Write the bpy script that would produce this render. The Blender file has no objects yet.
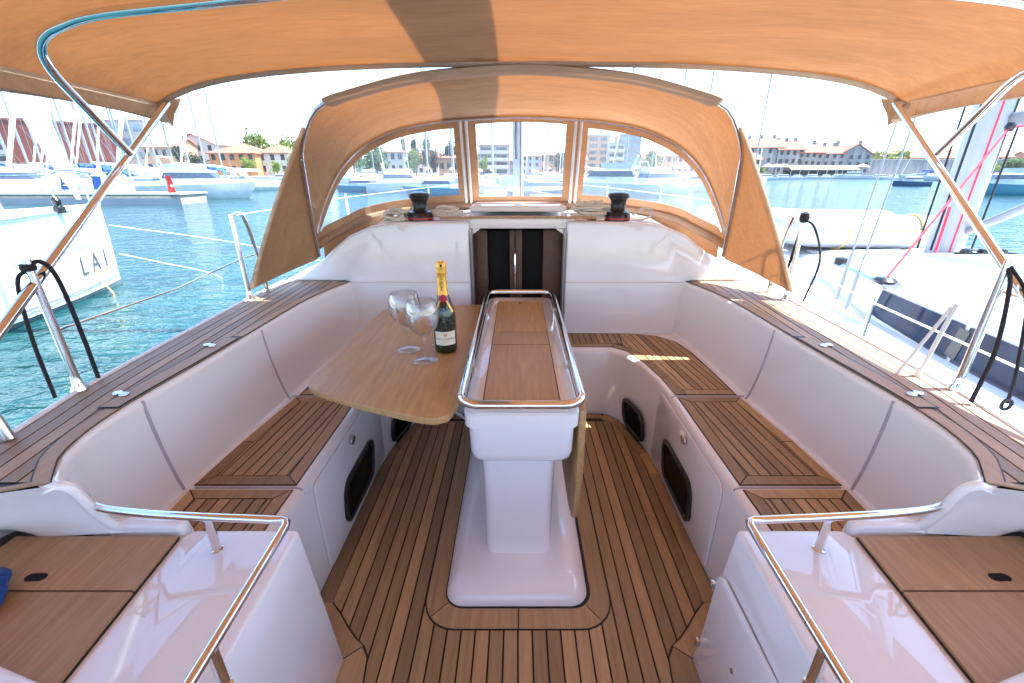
import bpy, bmesh, math, random
from mathutils import Vector as V, Matrix
random.seed(7)
R = math.radians
sc = bpy.context.scene
col = sc.collection
# ---------------------------------------------------------------- camera model
FPX, CX, CY, HOR, EYE = 430., 518., 341.5, 172., 1.22
PITCH = math.atan((CY-HOR)/FPX)
S_, C_ = math.sin(PITCH), math.cos(PITCH)
def at(px, py, D):
    """world point at forward distance D that lies along a direction of the photograph"""
    u = (px-CX)/FPX; v = (py-CY)/FPX
    t = D/(C_-v*S_)
    return V((u*t, D, EYE+(-S_-v*C_)*t))
def atz(px, py, z):
    u = (px-CX)/FPX; v = (py-CY)/FPX
    t = (z-EYE)/(-S_-v*C_)
    return V((u*t, (C_-v*S_)*t, z))
cd = bpy.data.cameras.new('camera'); cam = bpy.data.objects.new('camera', cd); col.objects.link(cam)
cam.location = (0, 0, EYE); cam.rotation_euler = (math.pi/2-PITCH, 0, 0)
cd.sensor_width = 36; cd.lens = 36*FPX/1024; cd.clip_start = 0.02; cd.clip_end = 3000
cd.shift_x = -(CX-512)/1024
sc.camera = cam
ZW = -0.68                                                     # water level
# ---------------------------------------------------------------- materials
MATS = {}
def nt(name):
    m = bpy.data.materials.new(name); m.use_nodes = True; MATS[name] = m
    t = m.node_tree; return m, t, t.nodes['Principled BSDF']
def noise(t, scale, detail=4, vec=None, rough=.55):
    n = t.nodes.new('ShaderNodeTexNoise'); n.inputs['Scale'].default_value = scale
    n.inputs['Detail'].default_value = detail; n.inputs['Roughness'].default_value = rough
    if vec: t.links.new(vec, n.inputs['Vector'])
    return n
def objvec(t, sc3=(1, 1, 1)):
    tc = t.nodes.new('ShaderNodeTexCoord'); mp = t.nodes.new('ShaderNodeMapping')
    mp.inputs['Scale'].default_value = sc3
    t.links.new(tc.outputs['Object'], mp.inputs['Vector']); return mp.outputs['Vector']
def ramp(t, fac, stops):
    r = t.nodes.new('ShaderNodeValToRGB'); e = r.color_ramp.elements
    e[0].position, e[0].color = stops[0][0], (*stops[0][1], 1)
    e[1].position, e[1].color = stops[-1][0], (*stops[-1][1], 1)
    for p, c in stops[1:-1]:
        k = e.new(p); k.color = (*c, 1)
    t.links.new(fac, r.inputs['Fac']); return r.outputs['Color']
def mix(t, a, b, fac, mode='MIX'):
    m = t.nodes.new('ShaderNodeMix'); m.data_type = 'RGBA'; m.blend_type = mode
    for s, x in (('A', a), ('B', b)):
        i = [q for q in m.inputs if q.name == s and q.type == 'RGBA'][0]
        if isinstance(x, tuple): i.default_value = (*x, 1)
        else: t.links.new(x, i)
    f = m.inputs[0]
    if isinstance(fac, (int, float)): f.default_value = fac
    else: t.links.new(fac, f)
    return [o for o in m.outputs if o.type == 'RGBA'][0]
def bump(t, b, h, strength, dist):
    n = t.nodes.new('ShaderNodeBump'); n.inputs['Strength'].default_value = strength; n.inputs['Distance'].default_value = dist
    t.links.new(h, n.inputs['Height']); t.links.new(n.outputs['Normal'], b.inputs['Normal']); return n
def simple(name, c, rough=.5, metal=0., var=.12, scale=8., coat=0., bmp=0., spec=.5):
    m, t, b = nt(name)
    v = objvec(t); n = noise(t, scale, 5, v)
    c2 = tuple(max(0, x*(1-var)) for x in c); c3 = tuple(min(1, x*(1+var)) for x in c)
    t.links.new(ramp(t, n.outputs['Fac'], [(.3, c2), (.7, c3)]), b.inputs['Base Color'])
    b.inputs['Roughness'].default_value = rough; b.inputs['Metallic'].default_value = metal
    b.inputs['Specular IOR Level'].default_value = spec
    if coat: b.inputs['Coat Weight'].default_value = coat; b.inputs['Coat Roughness'].default_value = .06
    if bmp: bump(t, b, noise(t, scale*6, 4, v).outputs['Fac'], .4, bmp)
    return m
def teak_mat(name, a, b_, grain=(55, 4, 55), rough=.55, stains=.35):
    m, t, b = nt(name)
    v = objvec(t, grain); n = noise(t, 1.2, 7, v, .65)
    base = ramp(t, n.outputs['Fac'], [(.28, a), (.72, b_)])
    at_ = t.nodes.new('ShaderNodeAttribute'); at_.attribute_name = 'tone'
    tone = ramp(t, at_.outputs['Fac'], [(0, (.62, .61, .60)), (.5, (.95, .95, .95)), (1, (1.30, 1.28, 1.24))])
    c = mix(t, base, tone, 1.0, 'MULTIPLY')
    st = noise(t, 3.1, 5, objvec(t, (1, .8, 1)), .6)
    msk = ramp(t, st.outputs['Fac'], [(.60, (0, 0, 0)), (.74, (stains,)*3)])
    c = mix(t, c, tuple(x*.42 for x in a), msk)
    gw = noise(t, 1.7, 6, objvec(t, (1.4, .7, 1)), .7); gm = ramp(t, gw.outputs['Fac'], [(.46, (0, 0, 0)), (.70, (.40,)*3)])
    c = mix(t, c, (.30, .235, .165), gm)
    sp = noise(t, 26., 2, objvec(t)); m2 = ramp(t, sp.outputs['Fac'], [(.73, (0, 0, 0)), (.78, (.5, .5, .5))])
    c = mix(t, c, tuple(x*.5 for x in a), m2)
    t.links.new(c, b.inputs['Base Color']); b.inputs['Roughness'].default_value = rough
    bump(t, b, n.outputs['Fac'], .35, .0012)
    return m
# gelcoat
m, t, b = nt('gelcoat')
v = objvec(t); n = noise(t, 2.2, 5, v)
t.links.new(ramp(t, n.outputs['Fac'], [(.3, (.80, .790, .802)), (.7, (.855, .846, .856))]), b.inputs['Base Color'])
rg = noise(t, 14, 6, v)
t.links.new(ramp(t, rg.outputs['Fac'], [(.35, (.025,)*3), (.75, (.07,)*3)]), b.inputs['Roughness'])
bump(t, b, noise(t, 3, 2, v).outputs['Fac'], .06, .004)
b.inputs['Coat Weight'].default_value = .35; b.inputs['Coat Roughness'].default_value = .02
simple('gelcoat_nonskid', (.78, .76, .77), .6, bmp=.0008, var=.05, scale=30)
simple('sealant', (.62, .44, .42), .6)
simple('groove', (.42, .38, .43), .5)
teak_mat('teak', (.30, .182, .082), (.47, .302, .145))
teak_mat('teak_table', (.38, .22, .084), (.55, .34, .138), (60, 5, 60), .42, .3)
teak_mat('teak_lid', (.34, .186, .086), (.51, .305, .145), (95, 7, 95), .5, .2)
teak_mat('teak_deck', (.30, .172, .090), (.45, .282, .152))
simple('caulk', (.013, .012, .013), .55)
simple('steel', (.80, .80, .81), .10, 1.0, .04, 20)
simple('chrome_dull', (.62, .62, .64), .25, 1.0, .06, 20)
simple('black_plastic', (.012, .012, .013), .28, scale=30)
simple('black_rope', (.018, .017, .022), .8, scale=300, bmp=.002)
simple('white_rope', (.70, .65, .55), .85, scale=260, var=.3, bmp=.003)
simple('red_rope', (.62, .035, .055), .7, scale=250, var=.3)
simple('blue_rope', (.015, .06, .25), .8, scale=150, var=.35, bmp=.002)
simple('yellow_rope', (.65, .45, .12), .8, scale=200)
simple('red_paint', (.45, .012, .02), .4)
simple('dark_wood', (.085, .040, .020), .5, scale=14, var=.35)
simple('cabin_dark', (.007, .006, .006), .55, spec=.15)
simple('smoked_glass', (.004, .004, .005), .25, spec=.06, var=.3)
simple('blue_glass', (.016, .022, .045), .08, spec=.35, var=.45, scale=2.5)
simple('white_paint', (.80, .80, .79), .35, var=.04)
simple('chalky_paint', (.52, .53, .54), .45, var=.12, scale=1.5)
simple('deck_paint', (.66, .66, .65), .5, var=.05, scale=5)
simple('offwhite_paint', (.72, .72, .70), .4, var=.06)
simple('antifoul_grey', (.10, .14, .14), .6)
simple('alu', (.27, .28, .29), .38, .35, .06, 10)
simple('mast_alloy', (.40, .41, .42), .4, .2, .06, 6)
simple('hypalon', (.40, .40, .41), .55, var=.08, scale=12)
simple('blue_canvas', (.02, .07, .28), .75, scale=12, var=.3)
simple('navy_hull', (.015, .05, .12), .25)
simple('blue_hull', (.05, .19, .27), .3)
simple('grey_window', (.055, .07, .095), .12, spec=.7, var=.3)
simple('red_banner', (.65, .03, .015), .6)
simple('concrete', (.24, .23, .21), .85, scale=2.5, var=.2)
simple('quay_stone', (.42, .38, .31), .9, scale=1.2, var=.2)
simple('ground', (.30, .27, .20), .95, scale=.1, var=.3)
simple('tile_roof', (.30, .105, .055), .85, scale=1.0, var=.22)
simple('tile_roof_pale', (.33, .155, .095), .85, scale=1.0, var=.22)
simple('maroon_cladding', (.11, .022, .012), .6, scale=.5, var=.1)
simple('wall_orange', (.44, .19, .075), .85, scale=.6)
simple('wall_peach', (.42, .25, .15), .85, scale=.6)
simple('wall_white', (.46, .43, .40), .85, scale=.6, var=.06)
simple('wall_grey', (.28, .285, .30), .85, scale=.6)
simple('glass_facade', (.20, .27, .33), .12, scale=.35, var=.5, spec=.7)
m, t, b = nt('stone_wall')
vv = objvec(t, (1, 1, .12)); n1 = noise(t, .9, 5, vv); n2 = noise(t, 2.5, 5, objvec(t))
t.links.new(mix(t, ramp(t, n1.outputs['Fac'], [(.35, (.17, .17, .18)), (.65, (.33, .315, .30))]), ramp(t, n2.outputs['Fac'], [(.3, (.7,)*3), (.7, (1.15,)*3)]), 1., 'MULTIPLY'), b.inputs['Base Color'])
b.inputs['Roughness'].default_value = .95
simple('awning_cloth', (.52, .36, .25), .85)
simple('dark_opening', (.03, .028, .028), .6)
simple('bark', (.12, .085, .06), .9)
simple('paper', (.72, .66, .52), .6, scale=60, var=.05)
simple('gold_foil', (.80, .46, .08), .38, .55, .18, 60)
simple('gold_ink', (.55, .33, .09), .4, .5)
simple('ink', (.02, .018, .016), .6)
simple('grey_ink', (.085, .08, .07), .6)
simple('seal_red', (.42, .008, .045), .4)
def leaf_mat(name, a, b_):
    m, t, b = nt(name)
    n = noise(t, 1.1, 3, objvec(t)); at_ = t.nodes.new('ShaderNodeAttribute'); at_.attribute_name = 'tone'
    c = ramp(t, at_.outputs['Fac'], [(0, a), (1, b_)])
    t.links.new(mix(t, c, ramp(t, n.outputs['Fac'], [(.3, (.7,)*3), (.7, (1.2,)*3)]), 1., 'MULTIPLY'), b.inputs['Base Color'])
    b.inputs['Roughness'].default_value = .6
    tr = t.nodes.new('ShaderNodeBsdfTranslucent'); t.links.new(c, tr.inputs['Color'])
    ms = t.nodes.new('ShaderNodeMixShader'); ms.inputs[0].default_value = .35
    t.links.new(b.outputs[0], ms.inputs[1]); t.links.new(tr.outputs[0], ms.inputs[2])
    t.links.new(ms.outputs[0], t.nodes['Material Output'].inputs['Surface'])
leaf_mat('leaf_green', (.045, .085, .012), (.15, .22, .035))
leaf_mat('leaf_dark', (.018, .040, .018), (.055, .085, .035))
leaf_mat('leaf_bright', (.10, .15, .015), (.26, .32, .04))
leaf_mat('leaf_brown', (.09, .06, .03), (.17, .11, .06))
def canvas(name, d, tr, fac):
    m, t, b = nt(name)
    v = objvec(t, (9, 70, 70)); n = noise(t, 1., 6, v, .7); n2 = noise(t, 3., 4, objvec(t, (.6, 2.5, 1)))
    c = mix(t, ramp(t, n.outputs['Fac'], [(.3, tuple(x*.9 for x in d)), (.7, tuple(x*1.08 for x in d))]), ramp(t, n2.outputs['Fac'], [(.3, (.93,)*3), (.7, (1.05,)*3)]), 1., 'MULTIPLY')
    c2 = mix(t, ramp(t, n.outputs['Fac'], [(.3, tuple(x*.92 for x in tr)), (.7, tuple(x*1.06 for x in tr))]), ramp(t, n2.outputs['Fac'], [(.3, (.93,)*3), (.7, (1.05,)*3)]), 1., 'MULTIPLY')
    df = t.nodes.new('ShaderNodeBsdfDiffuse'); tl = t.nodes.new('ShaderNodeBsdfTranslucent'); ms = t.nodes.new('ShaderNodeMixShader')
    t.links.new(c, df.inputs['Color']); t.links.new(c2, tl.inputs['Color']); ms.inputs[0].default_value = fac
    t.links.new(df.outputs[0], ms.inputs[1]); t.links.new(tl.outputs[0], ms.inputs[2])
    bn = t.nodes.new('ShaderNodeBump'); bn.inputs['Strength'].default_value = .8; bn.inputs['Distance'].default_value = .03
    t.links.new(n2.outputs['Fac'], bn.inputs['Height']); t.links.new(bn.outputs[0], df.inputs['Normal']); t.links.new(bn.outputs[0], tl.inputs['Normal'])
    t.links.new(ms.outputs[0], t.nodes['Material Output'].inputs['Surface'])
canvas('canvas', (.54, .385, .26), (.56, .340, .172), .5)
canvas('canvas_hem', (.76, .60, .43), (.55, .37, .22), .40)
# clear vinyl of the sprayhood
m, t, b = nt('vinyl')
tp = t.nodes.new('ShaderNodeBsdfTransparent'); tp.inputs['Color'].default_value = (.95, .96, .97, 1)
gl = t.nodes.new('ShaderNodeBsdfGlossy'); gl.inputs['Roughness'].default_value = .06
df = t.nodes.new('ShaderNodeBsdfTranslucent'); df.inputs['Color'].default_value = (.9, .92, .95, 1)
m1 = t.nodes.new('ShaderNodeMixShader'); m2 = t.nodes.new('ShaderNodeMixShader')
n = noise(t, 2.2, 4, objvec(t, (1, 1, 1.6)))
fz = t.nodes.new('ShaderNodeMapRange'); t.links.new(n.outputs['Fac'], fz.inputs['Value'])
fz.inputs['From Min'].default_value = .35; fz.inputs['From Max'].default_value = .75; fz.inputs['To Min'].default_value = .03; fz.inputs['To Max'].default_value = .13
t.links.new(fz.outputs[0], m1.inputs[0]); m2.inputs[0].default_value = .05
t.links.new(tp.outputs[0], m1.inputs[1]); t.links.new(df.outputs[0], m1.inputs[2])
t.links.new(m1.outputs[0], m2.inputs[1]); t.links.new(gl.outputs[0], m2.inputs[2])
t.links.new(m2.outputs[0], t.nodes['Material Output'].inputs['Surface'])
# glassware
m, t, b = nt('clear_glass')
tp = t.nodes.new('ShaderNodeBsdfTransparent'); tp.inputs['Color'].default_value = (.965, .97, .97, 1)
gl = t.nodes.new('ShaderNodeBsdfGlossy'); gl.inputs['Roughness'].default_value = .01
lw_ = t.nodes.new('ShaderNodeLayerWeight'); lw_.inputs['Blend'].default_value = .25
mr = t.nodes.new('ShaderNodeMapRange'); t.links.new(lw_.outputs['Facing'], mr.inputs['Value']); mr.inputs['From Min'].default_value = 0; mr.inputs['From Max'].default_value = 1; mr.inputs['To Min'].default_value = .06; mr.inputs['To Max'].default_value = .75
ms = t.nodes.new('ShaderNodeMixShader'); t.links.new(mr.outputs[0], ms.inputs[0]); t.links.new(tp.outputs[0], ms.inputs[1]); t.links.new(gl.outputs[0], ms.inputs[2])
t.links.new(ms.outputs[0], t.nodes['Material Output'].inputs['Surface'])
m, t, b = nt('bottle_glass'); b.inputs['Base Color'].default_value = (.006, .016, .006, 1); b.inputs['Roughness'].default_value = .04
b.inputs['Coat Weight'].default_value = .6
# sea
m, t, b = nt('sea')
b.inputs['Roughness'].default_value = .04; b.inputs['IOR'].default_value = 1.33
tc = t.nodes.new('ShaderNodeTexCoord')
mp = t.nodes.new('ShaderNodeMapping'); mp.inputs['Scale'].default_value = (1.0, 1.7, 1); mp.inputs['Rotation'].default_value = (0, 0, .35)
t.links.new(tc.outputs['Object'], mp.inputs['Vector'])
w1 = noise(t, 2.6, 3, mp.outputs[0], .5); w1.inputs['Distortion'].default_value = .6
w2 = noise(t, .55, 2, mp.outputs[0]); w3 = noise(t, 8., 2, mp.outputs[0])
ad = t.nodes.new('ShaderNodeMath'); ad.operation = 'MULTIPLY_ADD'; t.links.new(w2.outputs['Fac'], ad.inputs[0]); ad.inputs[1].default_value = 1.6; t.links.new(w1.outputs['Fac'], ad.inputs[2])
ad2 = t.nodes.new('ShaderNodeMath'); ad2.operation = 'MULTIPLY_ADD'; t.links.new(w3.outputs['Fac'], ad2.inputs[0]); ad2.inputs[1].default_value = .22; t.links.new(ad.outputs[0], ad2.inputs[2])
bump(t, b, ad2.outputs[0], 1.0, .085)
t.links.new(ramp(t, w2.outputs['Fac'], [(.3, (.009, .044, .048)), (.7, (.016, .068, .068))]), b.inputs['Base Color'])
M = MATS
# ---------------------------------------------------------------- mesh helpers
def catmull(pts, n=6, closed=False):
    P = [V(p) for p in pts]; out = []; L = len(P)
    rng = range(L) if closed else range(L-1)
    for i in rng:
        p0 = P[(i-1) % L] if closed or i > 0 else P[0]*2-P[1]
        p1 = P[i]; p2 = P[(i+1) % L]
        p3 = P[(i+2) % L] if closed or i+2 < L else P[-1]*2-P[-2]
        for k in range(n):
            s = k/n
            out.append(.5*((2*p1)+(p2-p0)*s+(2*p0-5*p1+4*p2-p3)*s*s+(3*p1-p0-3*p2+p3)*s**3))
    if not closed: out.append(P[-1])
    return out
def resample(pts, n):
    P = [V(p) for p in pts]; d = [0]
    for a, b in zip(P, P[1:]): d.append(d[-1]+(b-a).length)
    out = []; j = 0
    for i in range(n):
        s = d[-1]*i/(n-1)
        while j < len(P)-2 and d[j+1] < s: j += 1
        f = (s-d[j])/max(1e-9, d[j+1]-d[j]); out.append(P[j].lerp(P[j+1], min(1, f)))
    return out
def rrect(x0, x1, y0, y1, r, n=5):
    out = []
    for cx, cy, a in ((x1-r, y1-r, 0), (x0+r, y1-r, 90), (x0+r, y0+r, 180), (x1-r, y0+r, 270)):
        for k in range(n+1):
            q = R(a+90*k/n); out.append((cx+r*math.cos(q), cy+r*math.sin(q)))
    return out
class MB:
    def __init__(s): s.bm = bmesh.new(); s.tone = s.bm.faces.layers.float.new('tone')
    def face(s, pts, mi=0, tone=.5):
        try:
            f = s.bm.faces.new([s.bm.verts.new(p) for p in pts]); f.material_index = mi; f[s.tone] = tone; return f
        except ValueError: return None
    def grid(s, rows, mi=0, closed=False, caps=False, tone=.5):
        vs = [[s.bm.verts.new(p) for p in r] for r in rows]
        for a, b in zip(vs, vs[1:]):
            n = len(a)
            for i in range(n if closed else n-1):
                try:
                    f = s.bm.faces.new((a[i], a[(i+1) % n], b[(i+1) % n], b[i])); f.material_index = mi; f[s.tone] = tone
                except ValueError: pass
        if caps:
            for r in (vs[0], vs[-1]):
                try: f = s.bm.faces.new(r); f.material_index = mi; f[s.tone] = tone
                except ValueError: pass
    def box(s, x0, x1, y0, y1, z0, z1, mi=0, tone=.5):
        s.grid([[(x0, y0, z), (x1, y0, z), (x1, y1, z), (x0, y1, z)] for z in (z0, z1)], mi, True, True, tone)
    def prism(s, poly, z0, z1, mi=0, tone=.5):
        s.grid([[(p[0], p[1], z0) for p in poly], [(p[0], p[1], z1) for p in poly]], mi, True, True, tone)
    def slab(s, pts, off, mi=0, tone=.5):
        o = V(off); s.grid([[V(p) for p in pts], [V(p)+o for p in pts]], mi, True, True, tone)
    def tube(s, pts, r, n=10, closed=False, mi=0, caps=True):
        P = [V(p) for p in pts]; L = len(P); rows = []; up = None
        for i in range(L):
            a = P[(i-1) % L] if closed or i else P[0]; b = P[(i+1) % L] if closed or i < L-1 else P[-1]
            d = (b-a).normalized()
            if up is None: up = V((0, 0, 1)) if abs(d.z) < .9 else V((1, 0, 0))
            x = d.cross(up)
            if x.length < 1e-6: x = d.orthogonal()
            x.normalize(); up = x.cross(d).normalized()
            rr = r[i] if isinstance(r, (list, tuple)) else r
            rows.append([P[i]+(x*math.cos(k*2*math.pi/n)+up*math.sin(k*2*math.pi/n))*rr for k in range(n)])
        if closed: rows.append(rows[0])
        s.grid(rows, mi, True, caps and not closed)
    def lathe(s, prof, c=(0, 0, 0), n=24, mi=0, caps=False):
        c = V(c)
        s.grid([[c+V((max(r, 1e-5)*math.cos(k*2*math.pi/n), max(r, 1e-5)*math.sin(k*2*math.pi/n), z)) for k in range(n)] for r, z in prof], mi, True, caps)
    def build(s, name, mats, parent=None, local=False, bevel=0., segs=2, ang=32, label=None, solid=0.):
        bm = s.bm
        bmesh.ops.remove_doubles(bm, verts=bm.verts, dist=1e-5)
        bmesh.ops.recalc_face_normals(bm, faces=bm.faces)
        if bevel:
            es = [e for e in bm.edges if len(e.link_faces) == 2 and e.calc_face_angle(0) > R(30)]
            bmesh.ops.bevel(bm, geom=es, offset=bevel, segments=segs, profile=.5, affect='EDGES', clamp_overlap=True)
        for f in bm.faces: f.smooth = True
        for e in bm.edges:
            if len(e.link_faces) != 2 or e.calc_face_angle(0) > R(ang): e.smooth = False
        me = bpy.data.meshes.new(name)
        root = parent
        while root is not None and root.parent is not None: root = root.parent
        if root is not None and not local: bmesh.ops.translate(bm, verts=bm.verts, vec=-root.location)
        bm.to_mesh(me); bm.free()
        for k in (mats if isinstance(mats, (list, tuple)) else [mats]): me.materials.append(M[k])
        o = bpy.data.objects.new(name, me); col.objects.link(o)
        if parent is not None: o.parent = parent
        if label: o['label'] = label
        if solid:
            md = o.modifiers.new('thickness', 'SOLIDIFY'); md.thickness = solid; md.offset = 0
        return o
def tag(o, label, cat, group=None, kind=None):
    o['label'] = label; o['category'] = cat
    if group: o['group'] = group
    if kind: o['kind'] = kind
    return o
def thing(name, label, cat, loc=(0, 0, 0), rz=0, group=None):
    o = bpy.data.objects.new(name, None); col.objects.link(o); o.location = loc; o.rotation_euler = (0, 0, rz)
    o.empty_display_size = .1
    return tag(o, label, cat, group)
def dup(root, loc, rz=0, label=None, scale=None):
    def cp(o, par):
        c = o.copy(); col.objects.link(c); c.parent = par
        for ch in o.children: cp(ch, c)
        return c
    r = cp(root, None); r.location = loc; r.rotation_euler = (0, 0, rz)
    if scale: r.scale = (scale if isinstance(scale, (tuple, list)) else (scale,)*3)
    if label: r['label'] = label
    return r
def struct(o): o['kind'] = 'structure'; return o
def text_mesh(body, size):
    cu = bpy.data.curves.new('text', 'FONT'); cu.body = body; cu.size = size; cu.align_x = 'CENTER'; cu.align_y = 'CENTER'
    o = bpy.data.objects.new('text', cu); col.objects.link(o)
    bpy.context.view_layer.update()
    me = bpy.data.meshes.new_from_object(o.evaluated_get(bpy.context.evaluated_depsgraph_get()))
    vs = [tuple(v.co) for v in me.vertices]; fs = [tuple(p.vertices) for p in me.polygons]
    bpy.data.objects.remove(o); bpy.data.curves.remove(cu); bpy.data.meshes.remove(me)
    return vs, fs
def text_onto(mb, body, size, fn, mi=0):
    vs, fs = text_mesh(body, size)
    bv = [mb.bm.verts.new(fn(x, y)) for x, y, z in vs]
    for f in fs:
        try: q = mb.bm.faces.new([bv[i] for i in f]); q.material_index = mi
        except ValueError: pass
# ---------------------------------------------------------------- planking
def clip(poly, nx, ny, d):
    out = []
    for i in range(len(poly)):
        a, b = poly[i], poly[(i+1) % len(poly)]
        da = nx*a[0]+ny*a[1]-d; db = nx*b[0]+ny*b[1]-d
        if da <= 0: out.append(a)
        if (da < 0 < db) or (db < 0 < da):
            s = da/(da-db); out.append((a[0]+(b[0]-a[0])*s, a[1]+(b[1]-a[1])*s))
    return out
def area(p): return .5*sum(p[i][0]*p[(i+1) % len(p)][1]-p[(i+1) % len(p)][0]*p[i][1] for i in range(len(p)))
def ccw(p): return list(p) if area(p) > 0 else list(p)[::-1]
def inset(poly, w):
    n = len(poly); ws = w if isinstance(w, (list, tuple)) else [w]*n; L = []
    for i in range(n):
        a, b = V(poly[i]), V(poly[(i+1) % n]); d = (b-a).normalized(); nn = V((-d.y, d.x))
        L.append((a+nn*ws[i], d))
    out = []
    for i in range(n):
        (p, d), (q, e) = L[i-1], L[i]
        den = d.x*e.y-d.y*e.x
        if abs(den) < 1e-4: out.append(tuple(q)); continue
        s = ((q.x-p.x)*e.y-(q.y-p.y)*e.x)/den; out.append(tuple(p+d*s))
    return out
def plank_field(mb, poly, z, w, ang=90, seam=.0052, h=.0025, phase=0., rnd=True):
    """planks running in direction ang (degrees), one prism each"""
    a = R(ang); nx, ny = -math.sin(a), math.cos(a)
    ds = [nx*p[0]+ny*p[1] for p in poly]; k = math.floor((min(ds)-phase)/w)
    while k*w+phase < max(ds):
        lo, hi = k*w+phase+seam/2, (k+1)*w+phase-seam/2
        q = clip(clip(poly, nx, ny, hi), -nx, -ny, -lo)
        if len(q) > 2 and abs(area(q)) > 2e-5: mb.prism(q, z, z+h, 0, random.random())
        k += 1
def margin_ring(mb, poly, z, w, seam=.0052, h=.0025, skip=()):
    o = inset(poly, seam*.5); i_ = inset(poly, w); n = len(poly); s2 = seam/2
    for k in range(n):
        if k in skip: continue
        a, b, c, d = V(o[k]), V(o[(k+1) % n]), V(i_[(k+1) % n]), V(i_[k])
        e = (b-a).normalized()*s2; f = (c-d).normalized()*s2
        mb.prism([tuple(a+e), tuple(b-e), tuple(c-f), tuple(d+f)], z, z+h, 0, random.random())
def teak_pad(name, poly, z, parent, w=.033, mw=.036, ang=90, mat='teak', label=None):
    poly = ccw(poly); mb = MB()
    mb.prism(poly, z, z+.0012, 1)
    margin_ring(mb, poly, z+.0011, mw)
    f = inset(poly, mw+.004)
    plank_field(mb, f, z+.0011, w, ang)
    return mb.build(name, [mat, 'caulk'], parent, label=label)
def mx(p, s): return (p[0]*s,)+tuple(p[1:])

# ================================================================ OUR YACHT
yacht = thing('sailing_yacht', 'white sailing yacht whose teak laid open cockpit fills the foreground', 'sailing yacht', (0, 0, 0))
# hull edge, half breadth as a function of y
EDGE = catmull([(.90, -2.2, 0), (.97, -1.2, 0), (1.02, -.2, 0), (1.09, .5, 0), (1.15, .85, 0), (1.195, 1.1, 0), (1.245, 1.75, 0), (1.275, 2.3, 0), (1.31, 3.2, 0), (1.27, 4.6, 0), (1.05, 6.2, 0), (.62, 7.7, 0), (.10, 8.8, 0)], 5)
def hb(y):
    for a, b in zip(EDGE, EDGE[1:]):
        if a.y <= y <= b.y: return a.x+(b.x-a.x)*(y-a.y)/max(1e-9, b.y-a.y)
    return EDGE[0].x if y < EDGE[0].y else EDGE[-1].x
DZ = .67
mb = MB()
for s in (-1, 1):
    rows = []
    for p in EDGE:
        e = p.x
        rows.append([(s*(e-.012), p.y, DZ), (s*(e+.004), p.y, DZ-.01), (s*(e+.006), p.y, DZ-.07), (s*e*.985, p.y, .25), (s*e*.93, p.y, -.25), (s*e*.78, p.y, -.72), (s*e*.4, p.y, -1.0), (0, p.y, -1.1)])
    mb.grid(rows)
mb.face([(s_, -2.2, z) for s_, z in ((-.888, DZ), (.888, DZ), (.886, .25), (.70, -.72), (0, -1.1), (-.70, -.72), (-.886, .25))])
mb.build('hull', 'gelcoat', yacht)
# inner (coaming) edge of the side deck, and foot of the seat back
TOP = catmull([(.895, 2.29, 0), (.94, 2.12, 0), (.972, 1.92, 0), (.978, 1.65, 0), (.978, 1.3, 0), (.985, 1.0, 0), (.978, .86, 0), (.95, .755, 0), (.905, .69, 0), (.86, .665, 0)], 6)
BOT = catmull([(.865, 2.29, 0), (.885, 2.1, 0), (.895, 1.85, 0), (.905, 1.55, 0), (.93, 1.25, 0), (.95, 1.0, 0), (.945, .88, 0), (.915, .80, 0), (.86, .765, 0), (.80, .752, 0)], 6)
NT = resample(TOP, 44); NB = resample(BOT, 44)
PROF = [(0, 0), (.10, .015), (.22, .05), (.40, .17), (.62, .40), (.80, .66), (.92, .87), (1.0, 1.0)]  # (offset fraction outward, height fraction)
def coam(i, s, k):
    f, h = PROF[k]; a, b = NB[i], NT[i]
    z = .375+(DZ-.375)*h
    return V((s*(a.x+(b.x-a.x)*f), a.y+(b.y-a.y)*f, z))
def top_x(y):
    for a, b in zip(NT, NT[1:]):
        if b.y <= y <= a.y: return a.x+(b.x-a.x)*(y-a.y)/min(-1e-9, b.y-a.y)
    return NT[0].x if y > NT[0].y else NT[-1].x
AFT_IN = [(.865, .664), (.90, .655), (.965, .632), (1.015, .585), (1.03, .50), (1.0, .2), (.95, -.6), (.88, -2.2)]
def dx_in(y):
    if y >= .665: return top_x(y)
    for a, b in zip(AFT_IN, AFT_IN[1:]):
        if b[1] <= y <= a[1]: return a[0]+(b[0]-a[0])*(y-a[1])/min(-1e-9, b[1]-a[1])
    return AFT_IN[-1][0]
side_names = {-1: 'port', 1: 'starboard'}
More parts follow.
